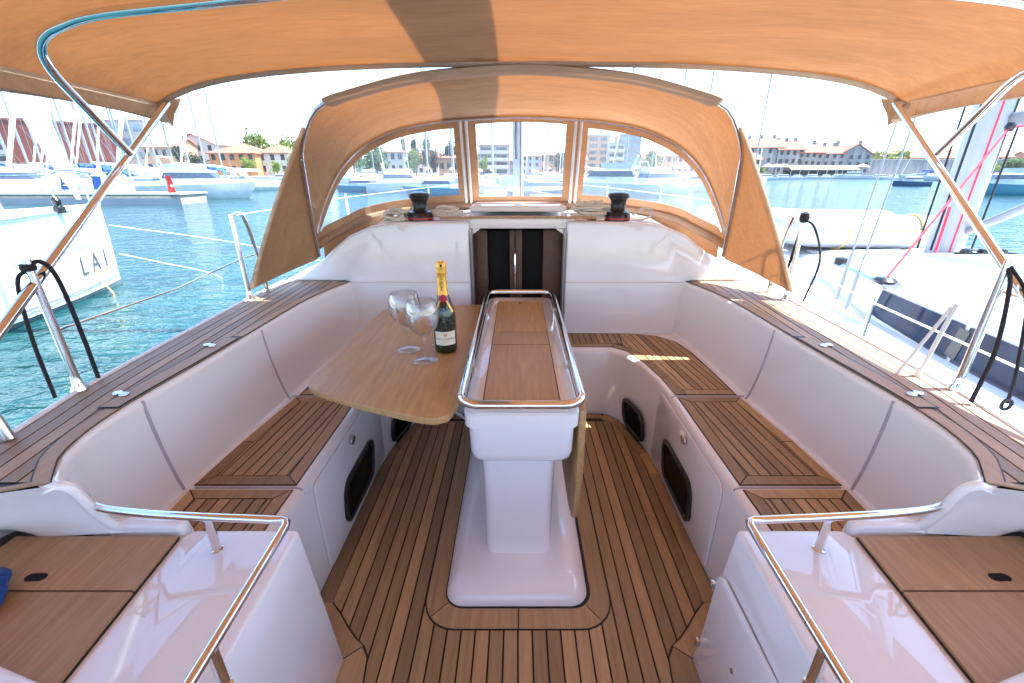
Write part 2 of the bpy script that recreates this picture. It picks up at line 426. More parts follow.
for s in (-1, 1):
    # seat back and rolled top
    mb = MB(); rows = []
    for i in range(44):
        # smooth S-profile
        pr = catmull([coam(i, s, k) for k in range(len(PROF))], 3)
        # roll over the edge
        n2 = V((NT[i].x-NB[i].x, NT[i].y-NB[i].y, 0)); n2 = n2.normalized() if n2.length > 1e-6 else V((1, 0, 0))
        last = pr[-1]; o = V((s*n2.x, n2.y, 0))
        pr = pr[:-3]+[last+V((0, 0, -.018))-o*.006, last+V((0, 0, -.006))+o*.001, last+o*.010, last+o*.030+V((0, 0, -.0005))]
        rows.append(pr)
    rows.append([p+V((s*.003, -.007, -.004)) for p in rows[-1][10:]][:1]*10+[p+V((s*.003, -.007, -.004)) for p in rows[-1][10:]])
    mb.grid(rows)
    coaming = mb.build('coaming', 'gelcoat', yacht, ang=60)
    # grooves of the moulded joints in the seat back
    for yy in (1.52, .965):
        i = min(range(44), key=lambda q: abs(NT[q].y-yy))
        pr = catmull([coam(i, s, k)+V((-s*.001, 0, .001)) for k in range(len(PROF))], 4)[2:-1]
        g = MB(); g.tube([p+V((0, (-.02+.04*q/len(pr))*(1 if yy > 1 else 1), 0)) for q, p in enumerate(pr)], .0042, 6)
        g.build('moulded_joint', 'groove', coaming)
    # white side deck under the teak
    mb = MB(); ys = [-2.2+(2.29+2.2)*k/70 for k in range(71)]
    mb.grid([[(s*(dx_in(y)+.004), y, DZ-.002), (s*hb(y), y, DZ-.002)] for y in ys])
    ya = [2.29+(8.8-2.29)*k/30 for k in range(31)]
    mb.grid([[(s*.45 if y < 5.5 else 0, y, DZ-.006), (s*hb(y), y, DZ-.004)] for y in ya])
    deck = mb.build('side_deck', 'gelcoat_nonskid', yacht)
    # teak on the side deck: strakes follow the hull edge
    mb = MB(); Y = [-1.6+(2.285+1.6)*k/110 for k in range(111)]
    zt = DZ+.004
    mb.grid([[(s*(dx_in(y)+.006), y, zt-.0035), (s*(hb(y)-.014), y, zt-.0035)] for y in Y], 1)
    w = .037; mgn = .040
    for k in range(14):
        tn = random.random(); seg = []
        def flush():
            if len(seg) > 1:
                mb.grid([[r[0], r[1]] for r in seg], 0, tone=tn)
                for q in (0, 1): mb.grid([[r[q], r[q]-V((0, 0, .003))] for r in seg], 0, tone=tn)
        for y in Y:
            xo = hb(y)-.016-k*w-.002; xi = xo-w+.0045; lim = dx_in(y)+.010
            xi = max(xi, lim)
            if xo-xi > .003: seg.append((V((s*xo, y, zt-.0012)), V((s*xi, y, zt-.0012))))
            else: flush(); seg = []
        flush()
    mb.grid([[(s*(dx_in(y)+.007), y, zt-.0004), (s*min(dx_in(y)+mgn+.0065, hb(y)-.018), y, zt-.0004)] for y in Y], 1)
    tn = .55; sg = [(V((s*(dx_in(y)+.008), y, zt)), V((s*(min(dx_in(y)+mgn+.002, hb(y)-.02)), y, zt))) for y in Y]
    cut = [0, 40, 63, 86, 110]
    for a, b in zip(cut, cut[1:]):
        tn = .3+.5*random.random()
        mb.grid([[r[0], r[1]] for r in sg[a:b]], 0, tone=tn)
        for q in (0, 1): mb.grid([[r[q], r[q]-V((0, 0, .003))] for r in sg[a:b]], 0, tone=tn)
    sdt = mb.build('deck_planking', ['teak_deck', 'caulk'], yacht)
    # locker lid let into the deck: board, black gap, two hinges
    mb = MB(); ly = [.93+(1.42-.93)*k/16 for k in range(17)]
    mb.grid([[(s*(top_x(y)+.006), y, zt+.0015), (s*(top_x(y)+.062), y, zt+.0015)] for y in ly], 1)
    ly[0] += .0; l2 = [.935]+ly[1:-1]+[1.415]
    mb.grid([[V((s*(top_x(y)+.010), y, zt+.003)), V((s*(top_x(y)+.056), y, zt+.003))] for y in l2], 0, tone=.6)
    lid = mb.build('locker_lid', ['teak_deck', 'caulk'], yacht)
    for hy in (1.0, 1.34):
        mb = MB()
        for q in (-1, 1):
            mb.prism([(s*(top_x(hy)+.058+q*.012)+.012*math.cos(a*math.pi/6), hy+.010*q*.4+.011*math.sin(a*math.pi/6)) for a in range(12)], zt+.003, zt+.007)
        mb.prism(rrect(s*(top_x(hy)+.058)-.018, s*(top_x(hy)+.058)+.018, hy-.005, hy+.005, .004), zt+.003, zt+.0085)
        mb.build('lid_hinge', 'chrome_dull', lid, bevel=.0015)
    # toe rail trim in white along the hull edge
    mb = MB(); mb.tube([(s*(hb(y)-.004), y, DZ+.002) for y in Y], .007, 8); mb.build('rubbing_strake', 'gelcoat', yacht)
    # ---- bench
    bp = [(.615, .745), (.615, 1.52), (.603, 1.68), (.575, 1.84), (.530, 1.97), (.465, 2.03), (.252, 2.035), (.252, 2.285), (.93, 2.285), (.965, 1.9), (.985, 1.2), (.985, .745)]
    mb = MB(); mb.prism(ccw([mx(p, s) for p in bp]), -.02, .376)
    bench = mb.build('bench', 'gelcoat', yacht, bevel=.022, segs=3)
    pz = .3765
    P = lambda L: [mx(p, s) for p in L]
    teak_pad('teak_pad', P([(.640, .79), (.640, .985), (.935, .985), (.930, .86), (.89, .79)]), pz, bench, .033, .036)
    teak_pad('teak_pad', P([(.640, 1.003), (.640, 1.525), (.892, 1.525), (.925, 1.22), (.937, 1.003)]), pz, bench, .033, .038, 90+s*4)
    # forward pad: bends round the corner, two fields and a margin along the inner edge
    inner = [(.640, 1.545), (.628, 1.70), (.600, 1.86), (.553, 2.0), (.485, 2.058), (.272, 2.062)]
    outer = [(.890, 1.545), (.882, 1.80), (.872, 2.0), (.84, 2.14), (.76, 2.225), (.62, 2.262), (.272, 2.266)]
    mb = MB(); poly = ccw(P(inner[::-1]+outer)); mb.prism(poly, pz, pz+.0012, 1)
    f1 = ccw(P([(.682, 1.588), (.668, 1.72), (.640, 1.87), (.60, 2.0), (.55, 2.07), (.565, 2.256), (.62, 2.252), (.755, 2.216), (.83, 2.135), (.862, 1.998), (.872, 1.80), (.879, 1.588)]))
    plank_field(mb, f1, pz+.0011, .033, 90+s*7)
    f2 = ccw(P([(.545, 2.104), (.490, 2.104), (.276, 2.106), (.276, 2.262), (.558, 2.258)]))
    plank_field(mb, f2, pz+.0011, .033, 90)
    ic = [(.682, 1.550), (.668, 1.712), (.640, 1.865), (.590, 2.018), (.50, 2.1), (.276, 2.102)]
    for a in range(len(inner)-1):
        g = .002
        p0, p1, p2, p3 = V(inner[a]), V(inner[a+1]), V(ic[a+1]), V(ic[a])
        e = (p1-p0).normalized()*g; f = (p2-p3).normalized()*g
        mb.prism(ccw(P([tuple(p0+e), tuple(p1-e), tuple(p2-f), tuple(p3+f)])), pz+.0011, pz+.0036, 0, random.random())
    mb.prism(ccw(P([(.684, 1.549), (.684, 1.584), (.880, 1.584), (.886, 1.549)])), pz+.0011, pz+.0036, 0, .6)
    mb.build('teak_pad', ['teak', 'caulk'], bench)
    # dark joints between the pads across the moulding
    mb = MB()
    for yy in (.994, 1.535): mb.tube([(s*.618, yy, .355), (s*.624, yy, .372), (s*.64, yy, .3775), (s*.925, yy, .3775)], .0035, 6)
    mb.build('moulded_joint', 'groove', bench)
    # raised panel on the bench face, portlights, lock
    mb = MB(); mb.slab([(s*.613, y, z) for y, z in rrect(1.03, 1.64, .012, .352, .03)], (-s*.007, 0, 0))
    mb.build('locker_panel', 'gelcoat', bench, bevel=.004)
    def portlight(fn, y0, y1, z0, z1, skew):
        rr = lambda d, r: [(y+skew*(z-(z0+z1)/2), z) for y, z in rrect(y0+d, y1-d, z0+d, z1-d, r)]
        mb = MB(); o, i_ = rr(0, .052), rr(.018, .038)
        mb.grid([[fn(y, z, 0) for y, z in o], [fn(y, z, .010) for y, z in o], [fn(y, z, .012) for y, z in rr(.006, .048)], [fn(y, z, .012) for y, z in rr(.013, .042)], [fn(y, z, .004) for y, z in i_]], 0, True)
        p = mb.build('portlight', 'black_plastic', bench)
        mb = MB(); mb.face([fn(y, z, .005) for y, z in rr(.015, .040)]); mb.build('pane', 'smoked_glass', p)
    portlight(lambda y, z, d: V((s*(.606-d), y, z)), 1.185, 1.495, .050, .212, .22)
    A, B = V((.603, 1.68)), V((.545, 1.93))
    def obl(y, z, d):
        f = (y-A.y)/(B.y-A.y); return V((s*(A.x+(B.x-A.x)*f-d-.004), y, z))
    portlight(obl, 1.715, 1.925, .02, .165, .22)
    mb = MB()
    ring = [(s*.603, 1.318+.020*math.cos(a*math.pi/8), .318+.017*math.sin(a*math.pi/8)) for a in range(16)]
    mb.slab(ring, (-s*.008, 0, 0)); mb.build('lock', 'chrome_dull', bench, bevel=.002)
    # ---- helm console with recessed teak lid
    KC = .921; CZ = EYE-(EYE-.455)*KC
    K2 = lambda L_: [(p[0]*KC, p[1]*KC) for p in L_]
    cp_ = K2([(.503, .765), (.745, .765), (.76, .745), (1.10, .745), (1.10, -.9), (.45, -.9), (.478, .1)])
    mb = MB(); pt = [mx(p, s) for p in cp_]
    low = [mx(p, s) for p in [(.470, .775), (.745*KC, .775), (.76*KC, .745), (1.10*KC, .745), (1.10*KC, -.9), (.42, -.9), (.462, .1)]]
    mb.grid([[(p[0], p[1], -.02) for p in low], [(p[0], p[1], CZ) for p in pt]], 0, True, True)
    con = mb.build('helm_console', 'gelcoat', yacht, bevel=.02, segs=3)
    lid_poly = ccw(P(K2([(.757, .735), (1.122, .735), (1.135, .15), (.70, .15)])))
    mb = MB(); mb.prism(lid_poly, CZ+.0005, CZ+.0035, 1)
    a_ = inset(lid_poly, .0025); ysplit = .598*KC
    up_ = clip(a_, 0, -1, -(ysplit+.002)); dn_ = clip(a_, 0, 1, ysplit-.002)
    mb.prism(up_, CZ+.003, CZ+.009, 0, .5); mb.prism(dn_, CZ+.003, CZ+.009, 0, .35)
    lidb = mb.build('teak_lid', ['teak_lid', 'caulk'], con)
    mb = MB(); cxx, cyy = s*(.965*KC), .628*KC
    mb.prism([(cxx+.010*math.cos(a*math.pi/8)+(.009 if math.cos(a*math.pi/8) > 0 else -.009), cyy+.0085*math.sin(a*math.pi/8)) for a in range(16)], CZ+.0091, CZ+.010)
    mb.build('finger_hole', 'cabin_dark', lidb)
    # lip forward of the lid, and the moulding that climbs to the side deck
    mb = MB(); mb.prism(rrect(*sorted((s*.700, s*.90)), .688, .718, .012), CZ-.02, CZ+.022); mb.build('console_lip', 'gelcoat', con, bevel=.008, segs=3)
    U = [(.70, .720, .44), (.72, .722, CZ+.02), (.80, .724, CZ+.022), (.838, .697, .53), (.850, .680, .585), (.857, .668, .645), (.872, .658, .666), (.918, .649, .666), (.970, .634, .665), (1.02, .586, .665), (1.035, .50, .665), (1.005, .2, .665), (.955, -.6, .665)]
    Cr = [(.70, .71, .45), (.72, .706, CZ+.018), (.80, .708, CZ+.020), (.845, .695, CZ+.020), (.865, .688, .555), (.882, .682, .585), (.905, .676, .602), (.945, .668, .606), (1.0, .640, .608), (1.045, .57, .606), (1.055, .45, .604), (1.03, .15, .60), (.97, -.65, .60)]
    Lo = [(.70, .70, .45), (.72, .690, CZ+.001), (.80, .688, CZ+.006), (.84, .685, CZ+.007), (.87, .682, CZ+.007), (.90, .680, CZ+.007), (.92, .678, CZ+.007), (.95, .676, CZ+.007), (.985, .675, CZ+.007), (1.06, .675, CZ+.007), (1.065, .42, CZ+.004), (1.06, .1, CZ+.004), (1.0, -.7, CZ+.004)]
    U, Cr, Lo = [catmull(q, 4) for q in (U, Cr, Lo)]
    mb = MB(); rows = []
    for u, c_, l in zip(U, Cr, Lo):
        m1, m2 = u.lerp(c_, .5), c_.lerp(l, .5)
        rows.append([mx(tuple(q), s) for q in catmull([u, m1+V((0, 0, .006)), c_+V((0, 0, .004)), m2, l], 3)])
    mb.grid(rows); mb.build('side_moulding', 'gelcoat', con, ang=60)
    mb = MB(); mb.tube([mx(tuple(q), s) for q in U[8:27]], [.003, .007]+[.0095]*15+[.007, .003], 12); mb.build('moulding_edge', 'gelcoat', con)
    mb = MB(); mb.prism(ccw(P(K2([(1.13, .535), (.735, .425), (.72, .05), (1.13, .05)]))), CZ-.01, CZ+.034)
    mb.build('seat_corner', 'gelcoat', con, bevel=.012, segs=3)
    # door in the inboard face with two hinges and a keyhole (starboard only)
    fx = lambda y, z: V((s*(.468-.004-(.775-y)*.012-.004*(z/.5)), y-.055*z*(y/.735), z))
    if s > 0:
        mb = MB(); door = [fx(y, z) for y, z in rrect(.18, .735, .05, .385, .035)]
        mb.slab(door, (-s*.007, 0, 0)); dr = mb.build('locker_door', 'gelcoat', con, bevel=.003)
        for zz in (.11, .325):
            mb = MB(); mb.slab([fx(.742+dy, zz+dz_)+V((-s*.004, 0, 0)) for dy, dz_ in ((-.007, -.012), (.006, -.012), (.006, .012), (-.007, .012))], (-s*.008, 0, 0)); mb.build('door_hinge', 'chrome_dull', dr, bevel=.002)
        mb = MB(); q = fx(.60, .24); mb.slab([q+V((-s*.007, .006*math.cos(a*math.pi/6), .006*math.sin(a*math.pi/6))) for a in range(12)], (-s*.003, 0, 0)); mb.build('keyhole', 'chrome_dull', dr)
    # ---- steel grab rail round the console
    KZ = lambda p: (p[0]*KC, p[1]*KC, EYE-(EYE-p[2])*KC)
    pth = catmull([KZ(p) for p in [(1.0, .792, .515), (.985, .782, .532), (.95, .755, .541), (.89, .732, .543), (.79, .718, .543), (.66, .708, .543), (.56, .703, .543), (.51, .700, .543)]], 6)[:-1]
    pth += [V(KZ(p)) for p in ((.492, .700, .543), (.482, .694, .543), (.478, .682, .543), (.475, .6, .543), (.465, .3, .543), (.45, -.3, .543), (.45, -.34, .53), (.45, -.35, .44))]
    mb = MB(); mb.tube([mx(p, s) for p in pth], .0080, 12); rail = mb.build('grab_rail', 'steel', yacht)
    for x, y, zb, zt2 in ((.655, .706, CZ-.004, .59), (.470, .44, CZ-.004, .59), (.99, .784, .565, .582), (.457, .0, CZ-.004, .59)):
        mb = MB(); mb.lathe([(.0105, zb), (.011, zb+.006), (.0078, zb+.008), (.0078, zt2)], (s*x*KC, y*KC, 0), 14, caps=True); mb.build('rail_foot', 'steel', rail)
# ---- cockpit sole
sole = ccw([(-.63, .74), (-.63, 1.52), (-.62, 1.68), (-.55, 2.0), (-.47, 2.05), (.47, 2.05), (.55, 2.0), (.62, 1.68), (.63, 1.52), (.63, .74), (.50, .74), (.47, -1.6), (-.47, -1.6), (-.50, .74)])
mb = MB(); mb.prism(sole, -.03, -.004, 1)
L = ccw([(-.61, .76), (-.61, 1.52), (-.60, 1.68), (-.53, 1.98), (-.455, 2.022), (.455, 2.022), (.53, 1.98), (.60, 1.68), (.61, 1.52), (.61, .76), (.47, .76), (.44, -1.6), (-.44, -1.6), (-.47, .76)])
# the fore-and-aft planks: strips cut to the outline, slightly fanned towards the sides
for s in (-1, 1):
    k = 0
    while k*.0405 < .64:
        x0, x1 = k*.0405+.0026, (k+1)*.0405-.0026
        y1 = 2.022 if x1 < .455 else (2.022-(x1-.455)*.56 if x1 < .53 else 1.98-(x1-.53)*4.3)
        y0 = -1.6 if x1 < .45 else .76
        xx = min(x1, .575)
        if xx-x0 > .004:
            a = [(s*x0, y0), (s*xx, y0), (s*xx, min(y1, 1.99)-.04), (s*x0, min(y1, 1.99)-.04)]
            for u, v_ in ((y0, y0+1.15+.6*random.random()), (None, None)):
                pass
            cutp = y0+(y1-y0)*random.uniform(.15, .85)
            mb.prism(ccw(a), -.003, 0, 0, random.random())
        k += 1
    # margin boards along the bench foot, one thin tapering sliver beside them
    ed = [(.612, .80), (.612, 1.52), (.60, 1.68), (.53, 1.965), (.46, 2.02)]; ind = [(.565, .90), (.574, 1.52), (.563, 1.67), (.497, 1.925), (.44, 1.975)]
    for a in range(4):
        g = .0018; p0, p1, p2, p3 = V(ed[a]), V(ed[a+1]), V(ind[a+1]), V(ind[a]); e = (p1-p0).normalized()*g
        mb.prism(ccw([mx(tuple(q), s) for q in (p0+e, p1-e, p2-e, p3+e)]), -.003, .0012, 0, random.random())
    # black caulk line and shaped corner boards round the console foot
    o_ = [(.566, .925), (.530, .892), (.490, .848), (.455, .815), (.428, .795), (.408, .765), (.398, .70), (.385, .3), (.37, -1.6)]
    i_ = [(.612, .925), (.60, .77), (.53, .765), (.49, .76), (.48, .755), (.478, .745), (.476, .70), (.47, .3), (.44, -1.6)]
    oo = [(p[0]-.004, p[1]+.003) for p in o_]
    mb.grid([[(s*a[0], a[1], .0014), (s*b[0], b[1], .0014)] for a, b in zip(oo, i_)], 1)
    for rng in ((0, 4), (4, 8)):
        sl = slice(rng[0], rng[1]+1); tn = random.random()
        rr = [[(s*a[0], a[1]-(.002 if q == 0 and rng[0] else 0), .0028), (s*b[0], b[1]-(.002 if q == 0 and rng[0] else 0), .0028)] for q, (a, b) in enumerate(zip(o_[sl], i_[sl]))]
        if rng[0] == 0: rr[-1] = [(x, y+.002, z) for x, y, z in rr[-1]]
        mb.grid(rr, 0, tone=tn)
mb.prism(ccw([(-.45, 1.98), (.45, 1.98), (.45, 2.02), (-.45, 2.02)]), -.003, .0012, 0, .5)
# margin ring round the table plinth
RO = rrect(-.279, .279, .845, 1.90, .095, 7); RI = rrect(-.225, .225, .905, 1.85, .06, 7)
mb.prism(rrect(-.283, .283, .841, 1.904, .097, 7), -.003, .0015, 1)
n = len(RO); bnd = [4, 12, 20, 28, 31]
seams = {3, 11, 19, 27}
for k in range(n):
    a, b, c, d = V(RO[k]), V(RO[(k+1) % n]), V(RI[(k+1) % n]), V(RI[k])
    g0 = .003 if k in seams else 0
    e = (b-a).normalized()*g0; f = (c-d).normalized()*g0
    mb.prism([tuple(a+e), tuple(b), tuple(c), tuple(d+f)], .001, .0032, 0, {0: .35, 1: .6, 2: .45, 3: .7}[(k+5)//8 % 4])
mb.prism([(-.001, .843), (.003, .843), (.003, .91), (-.001, .91)], .001, .0036, 1)
mb.build('cockpit_sole', ['teak', 'caulk'], yacht)
# ---- cabin bulkhead either side of the companionway
half = [(.252, 0), (.252, .985), (.62, .98), (.76, .960), (.88, .912), (.97, .846), (1.06, .772), (1.16, .700), (1.235, DZ+.002), (.93, DZ+.002), (.88, .40), (.88, 0)]
OUTL = [(.0, 1.0), (.252, .985), (.62, .98), (.76, .960), (.88, .912), (.97, .846), (1.06, .772), (1.16, .700), (1.235, DZ+.002)]
for s in (-1, 1):
    mb = MB(); mb.slab([(s*x, 2.281, z) for x, z in half], (0, .10, 0))
    bk = mb.build('bulkhead', 'gelcoat', yacht, bevel=.014, segs=3)
    mb = MB(); mb.box(*sorted((s*.262, s*.93)), 2.2785, 2.2812, .664, .668); mb.build('sealed_joint', 'sealant', bk)
# coachroof
mb = MB(); rows = []
for y, sx, zz in ((2.37, 1, 1.0), (2.6, .995, 1.03), (2.9, .98, 1.04), (3.6, .93, 1.0), (4.6, .82, .90), (5.6, .62, .72), (6.3, .40, .30), (6.6, .30, .0)):
    rows.append([(q*x*sx, y, DZ-.01+(z-DZ)*(zz-DZ+.33*0)/.33 if zz > .6 else DZ-.01+(z-DZ)*zz) for q, L_ in ((-1, OUTL[::-1]), (1, OUTL[1:])) for x, z in L_])
mb.grid(rows); cr = mb.build('coachroof', 'gelcoat', yacht, ang=50)
mb = MB()
for hx, hy in ((-.28, 3.7), (.28, 3.7), (0, 4.4)): mb.prism(rrect(hx-.18, hx+.18, hy-.18, hy+.18, .03), .97 if hy < 4 else .88, 1.045 if hy < 4 else .955)
mb.build('deck_hatch', 'grey_window', cr, bevel=.008)
# companionway: frame, lintel, hatch lip, interior
mb = MB()
mb.box(-.252, .252, 2.30, 2.375, .945, .997)
for s in (-1, 1): mb.slab([(s*.252, 2.285, .945), (s*.195, 2.285, .945), (s*.252, 2.285, .905)], (0, .06, 0))
mb.build('companionway_lintel', 'gelcoat', yacht, bevel=.006)
mb = MB(); mb.prism([(-.21, 2.30), (.21, 2.30), (.255, 2.27), (.40, 2.262), (.40, 2.285), (.275, 2.295), (.225, 2.325), (-.225, 2.325), (-.275, 2.295), (-.40, 2.285), (-.40, 2.262), (-.255, 2.27)], .996, 1.008)
mb.build('hatch_lip', 'teak_table', yacht, bevel=.003)
mb = MB(); mb.box(-.26, .26, 2.40, 2.72, 1.02, 1.052); mb.build('sliding_hatch', 'gelcoat', yacht, bevel=.012, segs=3)
for s in (-1, 1):
    mb = MB(); mb.slab([(s*.250, 2.272, .40), (s*.250, 2.272, .905), (s*.245, 2.272, .945), (s*.233, 2.272, .945), (s*.237, 2.272, .90), (s*.237, 2.272, .40)], (0, .05, 0))
    mb.build('companionway_frame', 'alu', yacht, bevel=.004)
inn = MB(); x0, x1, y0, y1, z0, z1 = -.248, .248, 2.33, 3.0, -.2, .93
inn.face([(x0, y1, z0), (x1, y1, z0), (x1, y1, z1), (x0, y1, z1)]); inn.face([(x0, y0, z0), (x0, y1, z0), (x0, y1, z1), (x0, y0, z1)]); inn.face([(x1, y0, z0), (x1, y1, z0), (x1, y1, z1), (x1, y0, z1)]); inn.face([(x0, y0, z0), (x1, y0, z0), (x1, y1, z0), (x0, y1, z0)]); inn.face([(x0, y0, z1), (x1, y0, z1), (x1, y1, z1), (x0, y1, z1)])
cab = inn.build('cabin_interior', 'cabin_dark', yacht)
mb = MB()
for xa, xb in ((-.246, -.165), (-.045, -.018), (-.014, .022), (.135, .246)): mb.box(xa, xb, 2.345, 2.375, .36, .935)
mb.build('door_frame', 'dark_wood', cab, bevel=.004)
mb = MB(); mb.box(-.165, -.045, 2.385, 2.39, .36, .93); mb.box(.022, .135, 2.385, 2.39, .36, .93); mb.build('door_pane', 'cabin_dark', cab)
mb = MB(); mb.tube([(-.016, 2.343, .62), (-.016, 2.338, .63), (-.016, 2.338, .80), (-.016, 2.343, .81)], .005, 8); mb.build('door_handle', 'steel', cab)
mb = MB(); mb.box(-.25, .25, 2.06, 2.30, -.02, .22); mb.build('companionway_step', 'gelcoat', yacht, bevel=.02, segs=3)
# ---- mast and boom of our own yacht
mb = MB(); mb.tube([(.0, 5.2, .85), (.0, 5.2, 13)], .062, 14)
mast = mb.build('mast', 'alu', yacht)
mb = MB(); mb.tube([(-.02, 5.13, 1.35), (-.03, 5.12, 1.55), (-.02, 5.13, 1.75), (-.03, 5.12, 2.6)], .012, 6); mb.tube([(.03, 5.13, .9), (.03, 5.12, 6)], .008, 6); mb.build('halyard', 'black_rope', mast)
mb = MB()
rows = []
for y in [5.05-.35*k for k in range(16)]:
    hgt = .16+.14*(y/5); rows.append([(.07+.105*math.cos(a*math.pi/6), y, 2.08+hgt*.8*math.sin(a*math.pi/6)+.08) for a in range(12)])
mb.grid(rows, 0, True, True); mb.build('boom_cover', 'canvas_hem', yacht)
# ---- stanchions and guard wires
def stanchion(s, x, y, h, legs=1):
    mb = MB(); mb.lathe([(.020, DZ), (.020, DZ+.006), (.012, DZ+.02), (.0098, DZ+.05), (.0092, DZ+h)], (s*x, y, 0), 12, caps=True)
    if legs == 2:
        mb.tube(catmull([(s*(x-.01), y+.13, DZ), (s*(x-.004), y+.115, DZ+h*.6), (s*x, y+.085, DZ+h-.02), (s*x, y+.05, DZ+h), (s*x, y, DZ+h-.004)], 5), .009, 10)
    return mb.build('stanchion', 'steel', yacht)
for s in (-1, 1):
    stanchion(s, 1.185, 1.035, .355); stanchion(s, 1.235, 1.92, .38, 2); stanchion(s, 1.29, 3.4, .4); stanchion(s, 1.1, 5.6, .4); stanchion(s, 1.01, .18, .4)
    for z, nm in ((DZ+.19, 0), (DZ+.375, 1)):
        mb = MB()
        pts = [V((s*1.235, 1.92, z)), V((s*1.29, 3.4, z)), V((s*1.1, 5.6, z)), V((s*.12, 8.7, z+.05))]
        mb.tube(pts, .003, 6)
        if s == -1 and nm == 0: mb.tube([V((s*1.235, 1.92, z)), V((s*1.225, 1.5, z-.03)), V((s*1.19, 1.035, z-.02))], .003, 6)
        mb.build('guard_wire', 'steel', yacht)
mb = MB(); mb.tube([(1.150, 1.115, DZ), (1.178, 1.11, DZ+.22)], .0055, 8); mb.tube([(1.104, 1.132, DZ), (1.172, 1.115, DZ+.21)], .0045, 8); mb.lathe([(.009, DZ), (.009, DZ+.03)], (1.150, 1.115, 0), 10, caps=True)
mb.build('gate_brace', 'white_paint', yacht)
# stern corner rail at the left
mb = MB(); mb.tube(catmull([(-1.115, .80, DZ+.005), (-1.135, .80, DZ+.10), (-1.16, .78, DZ+.2), (-1.17, .6, DZ+.22), (-1.1, -.2, DZ+.24)], 6), .0105, 12); mb.build('side_rail', 'steel', yacht)
mb = MB(); mb.tube(catmull([(1.115, .70, DZ+.005), (1.135, .70, DZ+.10), (1.16, .66, DZ+.2), (1.17, .5, DZ+.22), (1.1, -.2, DZ+.24)], 6), .0105, 12); mb.build('side_rail', 'steel', yacht)
# ================================================================ COCKPIT TABLE
TX = .010
table = thing('cockpit_table', 'white pedestal cockpit table with steel rail and one teak leaf raised', 'table', (TX, 1.4, 0))
mb = MB()
pl = lambda d, z: [(x+TX-.014, y, z) for x, y in rrect(-.218+d, .218-d, .912+d, 1.845-d, .055-min(d, .04)*.3, 6)]
mb.grid([pl(0, .0035), pl(.003, .018), pl(.016, .036), pl(.034, .050), pl(.058, .058), pl(.075, .060)], 0, True, True); mb.build('plinth', 'gelcoat', table, ang=50)
mb = MB()
pc = lambda dx_, y0, z: [(x+TX-.008, y, z) for x, y in rrect(-.118+dx_, .118-dx_, y0, 1.72, .030, 5)]
mb.grid([pc(.006, 1.05, .042), pc(.013, 1.056, .05), pc(.012, 1.058, .25), pc(.007, 1.052, .47)], 0, True, True); mb.build('pedestal', 'gelcoat', table, ang=50)
mb = MB()
ph = lambda d, y0, y1, z: [(x+TX, y, z) for x, y in rrect(-.158+d, .158-d, y0, y1, .035, 6)]
mb.grid([ph(.036, 1.045, 2.0, .440), ph(.022, 1.030, 2.04, .443), ph(.014, 1.020, 2.08, .455), ph(.011, 1.015, 2.08, .475), ph(.009, 1.012, 2.10, .565), ph(.0, 1.0, 2.14, .570), ph(.0, .998, 2.15, .612), ph(.006, 1.004, 2.145, .618)], 0, True, True)
mb.build('table_body', 'gelcoat', table, ang=40)
mb = MB(); tp_ = [(x+TX, y) for x, y in ((-.110, 1.035), (.110, 1.035), (.108, 2.06), (-.108, 2.06))]
mb.prism(tp_, .6175, .620, 1)
for a, b, tn in ((1.039, 1.475, .5), (1.481, 1.612, .42), (1.618, 2.056, .55)):
    mb.prism([(TX-.106, a), (TX+.106, a), (TX+.106, b), (TX-.106, b)], .619, .6245, 0, tn)
panel = mb.build('table_inlay', ['teak_table', 'caulk'], table)
mb = MB(); mb.lathe([(.006, .6245), (.006, .6255)], (TX, 2.02, 0), 12, caps=True); mb.build('finger_hole', 'cabin_dark', panel)
mb = MB(); rr = rrect(-.166, .166, 1.0, 2.16, .055, 7); mb.tube([(x+TX, y, .645) for x, y in rr], .0125, 12, closed=True)
rail = mb.build('table_rail', 'steel', table)
for x, y in ((-.160, 1.3), (.160, 1.3), (-.160, 1.9), (.160, 1.9)):
    mb = MB(); mb.lathe([(.008, .60), (.008, .64)], (x+TX, y, 0), 10, caps=True); mb.build('rail_foot', 'steel', rail)
# raised port leaf
lf = [(-.168, 1.05), (-.185, .985), (-.24, .972), (-.40, 1.03), (-.56, 1.105), (-.625, 1.15), (-.648, 1.20), (-.648, 1.30), (-.632, 1.85), (-.615, 1.925), (-.57, 1.95), (-.30, 2.0), (-.168, 2.01)]
lfs = [(p.x, p.y) for p in catmull([(*p, 0) for p in lf[1:-1]], 4)]
lf = [lf[0]]+lfs+[lf[-1]]
mb = MB(); mb.prism(ccw(lf), .600, .622); leaf = mb.build('table_leaf', 'teak_table', table, bevel=.004, label='raised teak leaf carrying the bottle and glasses')
mb = MB(); mb.tube([(-.19, 1.06, .60), (-.10, 1.07, .52)], .006, 8); mb.build('leaf_strut', 'alu', table)
# folded starboard leaf
zl = [(1.045, .60), (1.035, .40), (1.05, .24), (1.09, .175), (1.18, .155), (1.7, .16), (1.93, .19), (1.98, .27), (2.02, .60)]
mb = MB(); mb.slab([(TX+.162+.0*z, y, z) for y, z in zl], (.020, 0, 0)); mb.build('table_leaf', 'teak_table', table, bevel=.004, label='folded teak leaf hanging at the right side')
